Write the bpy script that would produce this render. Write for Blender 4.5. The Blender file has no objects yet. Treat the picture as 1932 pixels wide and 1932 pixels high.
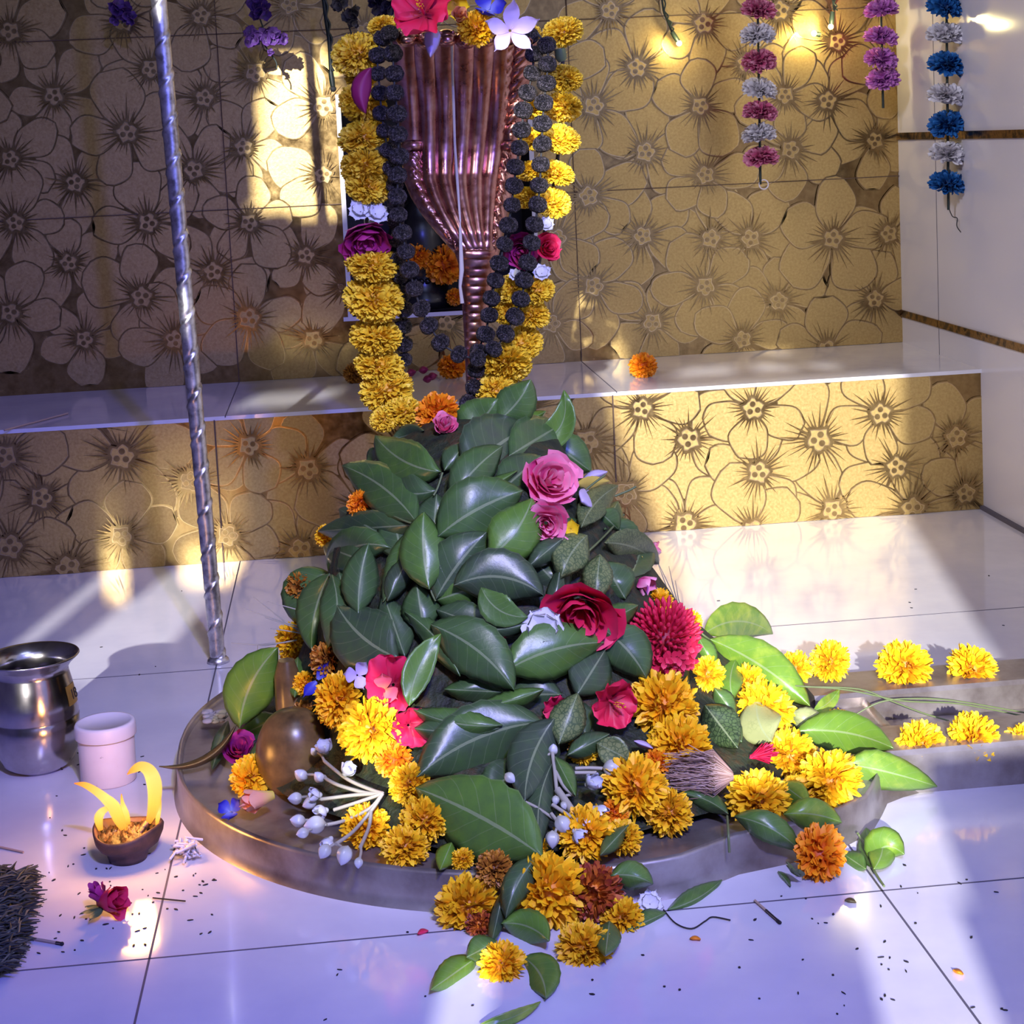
import bpy, bmesh, math, random
from mathutils import Vector, Matrix, Quaternion
from mathutils.bvhtree import BVHTree
random.seed(7)
S = bpy.context.scene
COL = S.collection
V = Vector
PI = math.pi

# ------------------------------------------------------------------ camera
FPX, YAW, PITCH, ROLL, PPY = 3214.85, 0.0980820358, 0.108163995, -0.0472453884, 612.4
H = 0.621                                   # camera height above the floor
cy_, sy_, cp_, sp_ = math.cos(YAW), math.sin(YAW), math.cos(PITCH), math.sin(PITCH)
FW = V((sy_*cp_, cy_*cp_, -sp_))
R0 = V((cy_, -sy_, 0)); U0 = R0.cross(FW)
RT = R0*math.cos(ROLL) + U0*math.sin(ROLL)
UP = U0*math.cos(ROLL) - R0*math.sin(ROLL)
EYE = V((0, 0, H))
cam = bpy.data.cameras.new('camera'); camo = bpy.data.objects.new('camera', cam); COL.objects.link(camo)
m = Matrix((RT, UP, -FW)).transposed().to_4x4(); m.translation = EYE
camo.matrix_world = m
cam.sensor_width = 36; cam.lens = FPX/1932*36; cam.shift_y = -(966-PPY)/1932
cam.clip_start = 0.05
S.camera = camo

# ------------------------------------------------------------------ world, sun, lamps, exposure
S.view_settings.view_transform = 'Standard'; S.view_settings.look = 'None'
S.view_settings.exposure = 0.0; S.view_settings.gamma = 1.0
S.view_settings.use_curve_mapping = False
w = bpy.data.worlds.new('sky'); S.world = w; w.use_nodes = True
bg = w.node_tree.nodes['Background']
bg.inputs[0].default_value = (0.40, 0.45, 1.0, 1); bg.inputs[1].default_value = 0.85
SUN_DX, SUN_T = 0.188, 0.315                # the beam runs +x .188 and down .315 per metre into the room
sun = bpy.data.lights.new('sun', 'SUN'); so = bpy.data.objects.new('sun', sun); COL.objects.link(so)
sun.energy = 8.8; sun.angle = math.radians(0.6); sun.color = (1.0, 0.97, 0.92)
so.rotation_euler = V((SUN_DX, 1, -SUN_T)).to_track_quat('-Z', 'Y').to_euler()
so.location = (-1, -4, 3)
def lamp(name, kind, loc, aim, energy, color, **kw):
    l = bpy.data.lights.new(name, kind); o = bpy.data.objects.new(name, l); COL.objects.link(o)
    l.energy = energy; l.color = color
    for k, v in kw.items(): setattr(l, k, v)
    o.location = loc
    if aim is not None: o.rotation_euler = (V(aim)-V(loc)).to_track_quat('-Z', 'Y').to_euler()
    return o
lamp('blue_led_floodlight', 'SPOT', (0.42, -0.55, 1.75), (-0.38, 1.6, 0.1), 240, (0.13, 0.14, 1.0), spot_size=0.90, spot_blend=0.8, shadow_soft_size=0.03)
lamp('left_patch_beam', 'SPOT', (0.40, -0.50, 1.55), (-0.30, 2.45, 0.03), 50, (1.0, 0.95, 0.9), spot_size=0.15, spot_blend=0.7, shadow_soft_size=0.02)  # added beam for the bright patch on the left floor, no actual fixture
lamp('overhead_blue_fill', 'AREA', (0.35, 0.75, 1.95), (0.2, 1.6, 0), 2.0, (0.50, 0.60, 1.0), shape='RECTANGLE', size=0.7, size_y=0.4, spread=math.radians(125))  # added bluish fill from above, not a fixture of the room
lamp('right_wall_fill', 'SPOT', (-0.75, 0.45, 1.75), (1.0, 2.45, 0.62), 150, (0.92, 0.89, 1.0), spot_size=0.62, spot_blend=0.9, shadow_soft_size=0.12)  # added fill that brightens the right wall, stands for no real lamp
lamp('heap_front_fill', 'SPOT', (0.25, -0.30, 1.70), (0.14, 1.62, 0.20), 150, (1.0, 0.96, 0.88), spot_size=0.46, spot_blend=0.85, shadow_soft_size=0.10)  # added front fill for the heap and hood, no lamp hangs here

# ------------------------------------------------------------------ helpers
def ray(px, py): return FW + RT*((px-966)/FPX) - UP*((py-PPY)/FPX)
def onY(px, py, Y): d = ray(px, py); return EYE + d*(Y/d.y)
def onX(px, py, X): d = ray(px, py); return EYE + d*(X/d.x)
def onZ(px, py, Z): d = ray(px, py); return EYE + d*((Z-H)/d.z)
def pxm(Y): return Y/FPX                     # metres per photo pixel at depth Y
def R(a, b): return random.uniform(a, b)

class MB:
    def __init__(s): s.v = []; s.f = []; s.m = []; s.uv = []; s.t = []
    def add(s, vs, fs, mi=0, uv=None, tint=0.5):
        b = len(s.v); s.v += [V(p) for p in vs]
        s.uv += uv if uv else [(0.5, 0.5)]*len(vs)
        s.t += (tint if isinstance(tint, list) else [tint]*len(vs))
        s.f += [tuple(i+b for i in f) for f in fs]; s.m += [mi]*len(fs)
    def grid(s, rows, mi=0, uv=None, tint=0.5, close=False):
        n = len(rows[0]); vs = [p for r in rows for p in r]; fs = []
        for i in range(len(rows)-1):
            for j in range(n-1 if not close else n):
                k = (j+1) % n
                fs.append((i*n+j, i*n+k, (i+1)*n+k, (i+1)*n+j))
        s.add(vs, fs, mi, uv, tint)
    def box(s, lo, hi, mi=0):
        x0, y0, z0 = lo; x1, y1, z1 = hi
        s.add([(x0,y0,z0),(x1,y0,z0),(x1,y1,z0),(x0,y1,z0),(x0,y0,z1),(x1,y0,z1),(x1,y1,z1),(x0,y1,z1)],
              [(0,3,2,1),(4,5,6,7),(0,1,5,4),(1,2,6,5),(2,3,7,6),(3,0,4,7)], mi)
    def tube(s, pts, r, n=8, mi=0, tint=0.5, cap=True):
        pts = [V(p) for p in pts]; rows = []
        up = V((0.3, 0.2, 1)).normalized()
        for i, p in enumerate(pts):
            t = (pts[min(i+1, len(pts)-1)] - pts[max(i-1, 0)])
            t = t.normalized() if t.length > 1e-9 else V((0, 0, 1))
            a = up - t*up.dot(t)
            if a.length < 1e-4: a = V((1, 0, 0)) - t*t.x
            a.normalize(); up = a; b = t.cross(a)
            rr = r[i] if isinstance(r, (list, tuple)) else r
            rows.append([p + (a*math.cos(2*PI*k/n) + b*math.sin(2*PI*k/n))*rr for k in range(n)])
        s.grid(rows, mi, None, tint, True)
        if cap:
            s.add(rows[0], [tuple(range(n))[::-1]], mi, None, tint); s.add(rows[-1], [tuple(range(n))], mi, None, tint)
    def lathe(s, prof, c=(0, 0, 0), n=48, mi=0, tint=0.5):
        c = V(c)
        s.grid([[c + V((r*math.cos(2*PI*k/n), r*math.sin(2*PI*k/n), z)) for k in range(n)] for r, z in prof], mi, None, tint, True)
    def ball(s, c, r, n=10, mi=0, sc=(1, 1, 1), tint=0.5, M=None):
        rows = []
        for i in range(n//2+1):
            a = PI*i/(n//2)
            rows.append([(V((math.sin(a)*math.cos(2*PI*k/n)*sc[0], math.sin(a)*math.sin(2*PI*k/n)*sc[1], math.cos(a)*sc[2]))*r) for k in range(n)])
        rows = [[V(c) + (M @ p if M else p) for p in r_] for r_ in rows]
        s.grid(rows, mi, None, tint, True)
    def put(s, other, M, mi=None):
        b = len(s.v); s.v += [M @ p for p in other.v]; s.uv += other.uv; s.t += other.t
        s.f += [tuple(i+b for i in f) for f in other.f]; s.m += [mi if mi is not None else k for k in other.m]
    def mesh(s, name, mats, smooth=True):
        me = bpy.data.meshes.new(name); me.from_pydata([tuple(p) for p in s.v], [], s.f)
        for mt in (mats if isinstance(mats, (list, tuple)) else [mats]): me.materials.append(mt)
        me.polygons.foreach_set('material_index', s.m)
        me.polygons.foreach_set('use_smooth', [smooth]*len(s.f))
        uvl = me.uv_layers.new(name='UVMap')
        li = [0]*len(me.loops); me.loops.foreach_get('vertex_index', li)
        uvl.data.foreach_set('uv', [c for i in li for c in s.uv[i]])
        at = me.attributes.new('tint', 'FLOAT', 'POINT'); at.data.foreach_set('value', s.t)
        me.update(); return me
    def obj(s, name, mats, parent=None, smooth=True, loc=None):
        if loc is not None:
            L = V(loc); s.v = [p - L for p in s.v]
        o = bpy.data.objects.new(name, s.mesh(name, mats, smooth)); COL.objects.link(o)
        if loc is not None: o.location = loc
        if parent: o.parent = parent
        return o
def tag(o, label, cat, group=None, kind=None):
    o['label'] = label
    if cat: o['category'] = cat
    if group: o['group'] = group
    if kind: o['kind'] = kind
    return o
def struct(o): o['kind'] = 'structure'; return o
def empty(name, loc, label, cat, group=None):
    o = bpy.data.objects.new(name, None); COL.objects.link(o); o.location = loc; o.empty_display_size = .02
    tag(o, label, cat, group); return o
def child(mb, name, mats, par, smooth=True):
    """mesh given in world space, stored relative to an unrotated parent"""
    L = par.location
    mb.v = [p - L for p in mb.v]
    o = bpy.data.objects.new(name, mb.mesh(name, mats, smooth)); COL.objects.link(o); o.parent = par
    return o

# ------------------------------------------------------------------ materials
def mat(name, col, rough=0.5, metal=0.0, **kw):
    mt = bpy.data.materials.new(name); mt.use_nodes = True
    b = mt.node_tree.nodes['Principled BSDF']
    b.inputs['Base Color'].default_value = (*col, 1); b.inputs['Roughness'].default_value = rough; b.inputs['Metallic'].default_value = metal
    for k, v in kw.items(): b.inputs[k].default_value = v
    return mt
def N(mt, t, **kw):
    n = mt.node_tree.nodes.new(t)
    for k, v in kw.items(): setattr(n, k, v)
    return n
def bsdf(mt): return mt.node_tree.nodes['Principled BSDF']
def link(mt, a, b): mt.node_tree.links.new(a, b)
def ramp(mt, stops, fac=None):
    r = N(mt, 'ShaderNodeValToRGB'); e = r.color_ramp.elements
    while len(e) < len(stops): e.new(0.5)
    for i, (p, c) in enumerate(stops): e[i].position = p; e[i].color = (*c, 1)
    if fac: link(mt, fac, r.inputs[0])
    return r
def noise(mt, scale, detail=4, rough=0.6, dist=0.0, coord='Object'):
    tc = N(mt, 'ShaderNodeTexCoord'); n = N(mt, 'ShaderNodeTexNoise')
    n.inputs['Scale'].default_value = scale; n.inputs['Detail'].default_value = detail
    n.inputs['Roughness'].default_value = rough; n.inputs['Distortion'].default_value = dist
    link(mt, tc.outputs[coord], n.inputs['Vector']); return n
def bump(mt, src, strength=0.3, dist=0.002):
    b = N(mt, 'ShaderNodeBump'); b.inputs['Strength'].default_value = strength; b.inputs['Distance'].default_value = dist
    link(mt, src, b.inputs['Height']); link(mt, b.outputs[0], bsdf(mt).inputs['Normal']); return b
def noisy(mt, scale, stops, bstr=0.0, bdist=0.002, detail=4, rough=None, dist=0.0):
    n = noise(mt, scale, detail, dist=dist); r = ramp(mt, stops, n.outputs['Fac']); link(mt, r.outputs[0], bsdf(mt).inputs['Base Color'])
    if bstr: bump(mt, n.outputs['Fac'], bstr, bdist)
    if rough:
        q = N(mt, 'ShaderNodeMapRange'); q.inputs['To Min'].default_value = rough[0]; q.inputs['To Max'].default_value = rough[1]
        link(mt, n.outputs['Fac'], q.inputs['Value']); link(mt, q.outputs[0], bsdf(mt).inputs['Roughness'])
    return mt
def tinted(name, stops, rough=0.5, nscale=None, nstr=0.3, **kw):
    """colour runs along the 'tint' attribute of the petals"""
    mt = mat(name, (1, 1, 1), rough, **kw)
    a = N(mt, 'ShaderNodeAttribute'); a.attribute_name = 'tint'
    r = ramp(mt, stops, a.outputs['Fac']); link(mt, r.outputs[0], bsdf(mt).inputs['Base Color'])
    if nscale:
        n = noise(mt, nscale, 3); bump(mt, n.outputs['Fac'], nstr, 0.001)
    return mt

M_tile = mat('white_polished_tile', (.66, .64, .70), .09, 0)
noisy(M_tile, 9, [(0.3, (.60, .585, .66)), (0.7, (.70, .685, .73))], .012, .001, rough=(.05, .16))
bsdf(M_tile).inputs['Coat Weight'].default_value = .15
M_wtile = mat('white_wall_tile', (.66, .64, .70), .12)
M_grout = mat('grey_grout', (.10, .09, .12), .8)
M_dgrout = mat('brown_grout', (.10, .06, .04), .8)
M_gold = mat('polished_gold_glaze', (.40, .27, .12), .13, 1.0)
noisy(M_gold, 70, [(0.35, (.32, .21, .08)), (0.7, (.46, .32, .13))], .05, .0006, rough=(.12, .34))
M_petal = mat('satin_gold_relief', (.55, .40, .20), .42, .85)
noisy(M_petal, 240, [(0.3, (.46, .31, .105)), (0.7, (.60, .43, .165))], .25, .0006, rough=(.32, .5))
M_rim = mat('bright_gold_rim', (.75, .56, .28), .25, 1.0)
M_strip = mat('brown_gold_strip', (.30, .17, .06), .22, 1.0)
noisy(M_strip, 35, [(0.4, (.05, .03, .02)), (0.5, (.42, .25, .09)), (0.62, (.06, .035, .02))], .2, .001)
M_dark = mat('dark_niche', (.012, .010, .011), .6)
M_plaster = mat('unseen_plaster', (.15, .14, .15), .8)

# ------------------------------------------------------------------ setting
YW, YR, ZL, XR = 2.9617, 2.585, 0.2255, 0.9955
XL = -1.05
niche_x0 = onY(654, 400, YW).x; niche_x1 = onY(1003, 400, YW).x
niche_z0 = onY(830, 588, YW).z; niche_z1 = onY(830, 170, YW).z
def quadY(mb, x0, z0, x1, z1, y, mi=0): mb.add([(x0, y, z0), (x1, y, z0), (x1, y, z1), (x0, y, z1)], [(0, 1, 2, 3)], mi)
def flowers_on(mb, centers, y0, bounds, hole=None):
    """tile relief: five-petalled blossoms raised a fraction of a millimetre above the polished glaze"""
    x0, x1, z0, z1 = bounds; cnt = [0]
    def cl(p): return (min(max(p[0], x0), x1), min(max(p[1], z0), z1))
    def bad(pts):
        return (max(p[0] for p in pts)-min(p[0] for p in pts) < .003 or max(p[1] for p in pts)-min(p[1] for p in pts) < .003
                or (hole and any(hole[0] < p[0] < hole[1] and hole[2] < p[1] < hole[3] for p in pts)))
    def poly(pts, y, mi):
        pts = [cl(p) for p in pts]
        if not bad(pts): mb.add([(p[0], y, p[1]) for p in pts], [tuple(range(len(pts)))], mi)
    def strip(Lf, Rt, y, mi):
        Lf = [cl(p) for p in Lf]; Rt = [cl(p) for p in Rt]; n = len(Lf)
        if bad(Lf+Rt): return
        mb.add([(p[0], y, p[1]) for p in Lf]+[(p[0], y, p[1]) for p in Rt], [(i, i+1, n+i+1, n+i) for i in range(n-1)], mi)
    def petal(c, ang, L, W, y):
        ca, sa = math.cos(ang), math.sin(ang); ph = R(0, 6); no = R(0, .10); n = 15
        def side(sgn, grow):
            out = []
            for i in range(n):
                s_ = i/(n-1); w_ = (W*math.sin(PI*s_**1.15)**.60 if 0 < s_ < 1 else 0)*(1+.09*math.sin(s_*8+ph+sgn*1.3))
                w_ = max(0, w_+grow*(1 if 0 < s_ < 1 else .0)); d = L*s_-no*L*(s_ > .93)*(1-w_/W)+grow*(2*s_-1)
                out.append((c[0]+ca*d-sa*w_*sgn, c[1]+sa*d+ca*w_*sgn))
            return out
        strip(side(1, .0021), side(-1, .0021), y+.000008, 0)
        strip(side(1, 0), side(-1, 0), y+.000004, 2)
        strip(side(1, -.0009), side(-1, -.0009), y, 1)
    for (cx, cz, sc) in centers:
        a0 = R(0, 2*PI); order = list(range(5)); random.shuffle(order); lens = {}
        for k in order:
            cnt[0] += 1; a = a0 + k*2*PI/5 + R(-.16, .16); L = sc*R(.070, .098); lens[k] = (a, L)
            petal((cx+math.cos(a)*.010, cz+math.sin(a)*.010), a, L, L*R(.33, .43), y0-.0006-.000012*(cnt[0] % 293))
        yt = y0-.0006-.0036-.00003*(cnt[0] % 37)
        for k, (a, L) in lens.items():
            nq = random.randint(5, 7)
            for q in range(nq):
                b = a + (q-(nq-1)/2)*.20 + R(-.05, .05); l = L*R(.34, .66); w_ = R(.0014, .0026); d = (math.cos(b), math.sin(b)); r0 = .012
                poly([(cx+d[0]*r0-d[1]*w_, cz+d[1]*r0+d[0]*w_), (cx+d[0]*l, cz+d[1]*l), (cx+d[0]*r0+d[1]*w_, cz+d[1]*r0-d[0]*w_)], yt-.00002*q, 0)
        def blob(k): return [(cx+k*.0185*sc*(1+.16*math.sin(5*t+a0)+.08*math.sin(9*t))*math.cos(t), cz+k*.0185*sc*(1+.16*math.sin(5*t+a0)+.08*math.sin(9*t))*math.sin(t)) for t in [2*PI*i/22 for i in range(22)]]
        poly(blob(1.0), yt-.0003, 0); poly(blob(.78), yt-.0005, 2); poly(blob(.70), yt-.0006, 1)
        for q in range(3):
            b = a0+q*2.1; c2 = (cx+math.cos(b)*.0068*sc, cz+math.sin(b)*.0068*sc)
            for rr, mi in ((.0048, 2), (.0040, 0)): poly([(c2[0]+rr*sc*math.cos(2*PI*i/14), c2[1]+rr*sc*math.sin(2*PI*i/14)) for i in range(14)], yt-.0008-(.0001 if mi == 0 else 0), mi)

wall_px = [(102,181),(386,185),(482,137),(460,277),(366,321),(143,345),(577,482),(403,512),(130,495),(591,640),(160,640),(547,10),(20,60),(235,40),(20,300),(30,420),(280,420),(268,560),(20,590),(330,640),(470,600),(610,330),(610,200),(690,60),(650,540),(470,420),(285,130),(240,250),(380,30),
 (1201,128),(1217,287),(1212,445),(1415,450),(1406,119),(1649,265),(1675,441),(1327,45),(1490,282),(1578,79),(1230,608),(1468,568),(1649,564),(1120,200),(1110,370),(1330,330),(1330,540),(1560,190),(1570,450),(1120,540),(1400,640),(1560,660),(1040,120),(1040,610),(1050,450),(1320,200),(1680,120),(1480,180),(842,610),(735,640),(960,640),(900,690),(1150,20),(1470,20),(1660,5),(1340,450)]
riser_px = [(79,938),(359,907),(581,884),(567,1037),(130,1071),(230,860),(230,1010),(430,1010),(10,860),(20,1030),(470,840),(690,960),(1298,828),(1543,828),(1803,824),(1569,961),(1292,987),(1106,833),(1430,890),(1690,880),(1720,960),(1420,1000),(1180,930),(1660,780),(1210,770),(1420,770),(1090,960),(1820,930)]
wb = MB()
for (x0, z0, x1, z1) in ((XL, ZL, niche_x0, 2.2), (niche_x1, ZL, XR, 2.2), (niche_x0, ZL, niche_x1, niche_z0), (niche_x0, niche_z1, niche_x1, 2.2)):
    quadY(wb, x0, z0, x1, z1, YW, 0)
cs = []
for p in wall_px:
    q = onY(p[0], p[1], YW); cs.append((q.x, q.z, R(.92, 1.12)))
for i in range(1500):
    q = (R(XL, XR), R(.27, 2.15))
    if min(math.hypot(q[0]-c[0], q[1]-c[1]) for c in cs) > .104: cs.append((q[0], q[1], 1.0))
flowers_on(wb, cs, YW, (XL, XR, ZL+.0005, 2.2), (niche_x0-.004, niche_x1+.004, niche_z0-.004, niche_z1+.004))
for k in range(1, 6):
    z = ZL+.2975*k+.0012
    for a, b in (((XL, niche_x0), (niche_x1, XR)) if niche_z0 < z < niche_z1 else ((XL, XR),)): wb.box((a, YW-.0046, z-.0007), (b, YW, z+.0007), 3)
for x in (-.788, -.188, .4115):
    for (a, b) in ((ZL, niche_z0), (niche_z1, 2.2)) if niche_x0 < x < niche_x1 else ((ZL, 2.2),):
        wb.box((x-.0008, YW-.0046, a), (x+.0008, YW, b), 3)
struct(wb.obj('wall_back', [M_gold, M_petal, M_rim, M_dgrout], smooth=False))
nb = MB()
nb.add([(niche_x0, YW, niche_z0), (niche_x1, YW, niche_z0), (niche_x1, YW, niche_z1), (niche_x0, YW, niche_z1),
        (niche_x0, YW+.16, niche_z0), (niche_x1, YW+.16, niche_z0), (niche_x1, YW+.16, niche_z1), (niche_x0, YW+.16, niche_z1)],
       [(0, 1, 5, 4), (1, 2, 6, 5), (2, 3, 7, 6), (3, 0, 4, 7), (4, 5, 6, 7)], 0)
struct(nb.obj('wall_niche', [M_dark], smooth=False))
sb = MB(); zt = .006
sb.box((niche_x0-.016, YW-.006, niche_z0-.007), (niche_x1+.016, YW+.02, niche_z0))
sb.box((niche_x0-.008, YW-.006, niche_z0), (niche_x0, YW+.004, niche_z1))
sb.box((niche_x1, YW-.006, niche_z0), (niche_x1+.008, YW+.004, niche_z1))
struct(sb.obj('trim_1', [M_wtile], smooth=False))
# ledge: gold front face below a white polished top
rb = MB(); quadY(rb, XL, 0, XR, ZL-.005, YR, 0)
rs = [(onY(a, b, YR).x, onY(a, b, YR).z, R(.95, 1.2)) for a, b in riser_px]
for i in range(600):
    q = (R(XL, XR), R(.01, .215))
    if min(math.hypot(q[0]-c[0], q[1]-c[1]) for c in rs) > .104: rs.append((q[0], q[1], 1.0))
flowers_on(rb, rs, YR, (XL, XR, .0005, ZL-.006))
for x in (-.205, .405): rb.box((x-.001, YR-.0046, 0), (x+.001, YR, ZL-.005), 3)
struct(rb.obj('wall_ledge', [M_gold, M_petal, M_rim, M_dgrout], smooth=False))
lt = MB(); lt.box((XL, YR-.004, ZL-.006), (XR, YW, ZL), 0)
for x in (-.188, .4115): lt.box((x-.0008, YR-.004, ZL-.002), (x+.0008, YW, ZL+.00025), 1)
struct(lt.obj('trim_2', [M_tile, M_grout], smooth=False))
fl = MB(); fl.add([(-1.6, -1.2, 0), (1.6, -1.2, 0), (1.6, YR, 0), (-1.6, YR, 0)], [(0, 1, 2, 3)], 0)
for x in (-.78, -.18, .4075): fl.box((x-.0009, -1.2, -.004), (x+.0009, YR, .00025), 1)
for y in (.03, .66, 1.2925, 2.039): fl.box((-1.6, y-.0009, -.004), (1.6, y+.0009, .00025), 1)
struct(fl.obj('floor', [M_tile, M_grout], smooth=False))
wr = MB(); wr.add([(XR, 1.0, 0), (XR, YW, 0), (XR, YW, 2.2), (XR, 1.0, 2.2)], [(0, 1, 2, 3)], 0)
wr.box((XR, .95, 0), (XR+.1, 1.0, 2.2), 0)
yj = onX(1770, 540, XR).y
for y in (yj, yj-.6): wr.box((XR-.0004, y-.0008, 0), (XR+.001, y+.0008, 2.2), 1)
struct(wr.obj('wall_right', [M_wtile, M_grout], smooth=False))
for i, (p, hh) in enumerate((((1697, 257), .0062), ((1701, 590), .0062))):
    q = onX(p[0], p[1], XR); tb = MB(); tb.box((XR-.003, 1.0, q.z-hh), (XR, YW, q.z+hh), 0)
    tb.box((XR-.0036, yj-.001, q.z-hh), (XR, yj+.001, q.z+hh), 0)
    struct(tb.obj('trim_%d' % (i+3), [M_strip], smooth=False))
cb = MB(); q = onX(1875, 972, XR); cb.box((XR-.006, 1.0, 0), (XR, YR, .006), 0)
struct(cb.obj('baseboard_right', [M_grout], smooth=False))
struct_l = MB(); struct_l.box((XL-.05, .4, 0), (XL, YW, 2.2), 0); struct(struct_l.obj('wall_left', [M_plaster], smooth=False))
cl = MB(); cl.box((XL, .3, 2.2), (XR+.1, YW+.2, 2.25), 0); struct(cl.obj('ceiling', [M_plaster], smooth=False))

# unseen screen added behind the camera, its holes shaped to cast the sun patches
def add_sun_screen():
    bm = bmesh.new(); yF = -.6
    NX, NZ = 163, 150; x0, x1, z0, z1 = -1.9, 0.47, 0.0, 2.2
    polys = [  # holes cut to shape the sun patches, (x, z) outlines in the screen's plane
        [(.02, .40), (.10, .40), (.112, .55), (.12, .69), (.26, .69), (.26, 1.24), (-.14, 1.24), (-.24, 1.50), (-.30, 1.50), (-.20, 1.2), (-.10, .92), (-.085, .69), (.015, .69)],
        [(-.43, .69), (-.36, .68), (-.345, .78), (-.40, .82)], [(-.30, .545), (-.255, .55), (-.25, .60), (-.29, .60)],
        [(-.265, .475), (-.235, .48), (-.24, .52), (-.26, .515)],
        [(-.92, .84), (-.77, .80), (-.775, 1.03), (-.86, 1.05)], [(-.99, .88), (-.955, .88), (-.955, 1.06), (-.98, 1.06)],
        [(-.82, 1.64), (-.66, 1.63), (-.63, 1.80), (-.68, 1.92), (-.78, 1.90)], [(-.80, 1.24), (-.64, 1.26), (-.66, 1.31), (-.80, 1.30)],
        [(-.10, 1.265), (.0, 1.26), (.02, 1.30), (-.08, 1.31)], [(.03, 1.265), (.10, 1.26), (.11, 1.29), (.04, 1.31)], [(.12, 1.27), (.17, 1.262), (.18, 1.285), (.13, 1.29)],
        [(.035, 1.33), (.11, 1.325), (.12, 1.345), (.03, 1.35)]]
    def inside(x, z):
        for P in polys:
            c = False; j = len(P)-1
            for i in range(len(P)):
                if (P[i][1] > z) != (P[j][1] > z) and x < (P[j][0]-P[i][0])*(z-P[i][1])/(P[j][1]-P[i][1])+P[i][0]: c = not c
                j = i
            if c: return True
        return False
    cells = [[inside(x0+(i+.5)*(x1-x0)/NX, z0+(k+.5)*(z1-z0)/NZ) for i in range(NX)] for k in range(NZ)]
    mb = MB()
    for k in range(NZ):
        i = 0
        while i < NX:
            if cells[k][i]: i += 1; continue
            j = i
            while j < NX and not cells[k][j]: j += 1
            mb.box((x0+i*(x1-x0)/NX, yF-.03, z0+k*(z1-z0)/NZ), (x0+j*(x1-x0)/NX, yF, z0+(k+1)*(z1-z0)/NZ))
            i = j
    return struct(mb.obj('added_sun_screen', [M_plaster], smooth=False))
add_sun_screen()

# ================================================================== OBJECTS
# ------------------------------------------------------------------ more materials
M_stone = mat('brown_metal_sheet', (.30, .25, .23), .34, .75)
noisy(M_stone, 14, [(0.3, (.20, .16, .145)), (0.5, (.37, .33, .31)), (0.75, (.52, .49, .48))], .15, .001, detail=8, rough=(.22, .55))
M_steel = mat('steel', (.50, .47, .48), .16, 1.0)
noisy(M_steel, 30, [(0.3, (.36, .33, .34)), (0.7, (.56, .53, .54))], .05, .0006, rough=(.10, .28))
M_iron = mat('twisted_iron', (.42, .40, .42), .34, .95)
noisy(M_iron, 90, [(0.33, (.34, .32, .32)), (0.5, (.62, .60, .62)), (0.7, (.80, .78, .80))], .35, .0008, rough=(.22, .5))
M_copper = mat('aged_copper', (.36, .15, .13), .26, 1.0)
noisy(M_copper, 60, [(0.30, (.32, .13, .115)), (0.5, (.52, .25, .215)), (0.75, (.66, .40, .36))], .12, .0008, detail=6, rough=(.20, .38))
M_bead = mat('dusty_rudraksha', (.05, .04, .04), .6)
noisy(M_bead, 4.5, [(0.40, (.004, .003, .005)), (0.5, (.022, .018, .024)), (0.62, (.30, .26, .30))], 1.0, .35, detail=3, dist=1.2)
M_string = mat('dark_string', (.03, .03, .03), .7)
M_thread = mat('white_cotton_thread', (.55, .50, .46), .8)
M_white = mat('white_plastic', (.72, .62, .62), .45)
noisy(M_white, 70, [(0.26, (.10, .05, .04)), (0.31, (.72, .62, .62)), (0.8, (.74, .66, .66))])
M_lid = mat('white_plastic_lid', (.72, .66, .70), .4)
M_clay = mat('dark_clay', (.075, .035, .028), .65); noisy(M_clay, 80, [(0.3, (.04, .02, .016)), (0.7, (.11, .05, .04))], .3)
M_soot = mat('burnt_wick', (.05, .03, .015), .4); noisy(M_soot, 120, [(0.4, (.012, .008, .006)), (0.6, (.10, .05, .02)), (.75, (.35, .17, .05))], .8, .003)
M_straw = tinted('dry_grass', [(0, (.012, .012, .010)), (.5, (.06, .065, .04)), (1, (.16, .15, .09))], .7)
M_black = mat('black_char', (.012, .01, .012), .7)
M_wood = mat('match_wood', (.42, .30, .22), .7)
M_cable = mat('dark_green_cable', (.012, .022, .018), .4)
def emit(name, col, st):
    mt = mat(name, (0, 0, 0), .5); b = bsdf(mt); b.inputs['Emission Color'].default_value = (*col, 1); b.inputs['Emission Strength'].default_value = st; return mt
M_bulb = emit('warm_bulb', (1.0, .85, .35), 6)
M_flame = mat('flame', (0, 0, 0), 1)
def mk_flame():
    a = N(M_flame, 'ShaderNodeAttribute'); a.attribute_name = 'tint'
    r = ramp(M_flame, [(0, (1, .30, .02)), (.22, (1, .56, .07)), (.5, (1, .66, .16)), (.8, (1, .45, .06)), (1, (1, .20, .02))], a.outputs['Fac'])
    link(M_flame, r.outputs[0], bsdf(M_flame).inputs['Emission Color']); bsdf(M_flame).inputs['Emission Strength'].default_value = 1.35
    lw = N(M_flame, 'ShaderNodeLayerWeight'); lw.inputs['Blend'].default_value = .35
    q = ramp(M_flame, [(0, (1, 1, 1)), (.3, (.8, .8, .8)), (.75, (.04, .04, .04))], lw.outputs['Facing']); link(M_flame, q.outputs[0], bsdf(M_flame).inputs['Alpha'])
mk_flame()
def flowermat(name, lo, mid, hi, rough=.55):
    return tinted(name, [(0, lo), (.45, mid), (1, hi)], rough, None)
def trans(mt, k=.25):
    b = bsdf(mt)
    b.inputs['Subsurface Weight'].default_value = 0.0
    b.inputs['Sheen Weight'].default_value = 0.1
    return mt
M_yel = flowermat('yellow_petals', (.42, .13, .002), (.80, .40, .004), (.93, .60, .012))
M_yelg = flowermat('garland_yellow_petals', (.62, .30, .008), (.86, .55, .018), (.94, .70, .05))
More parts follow.
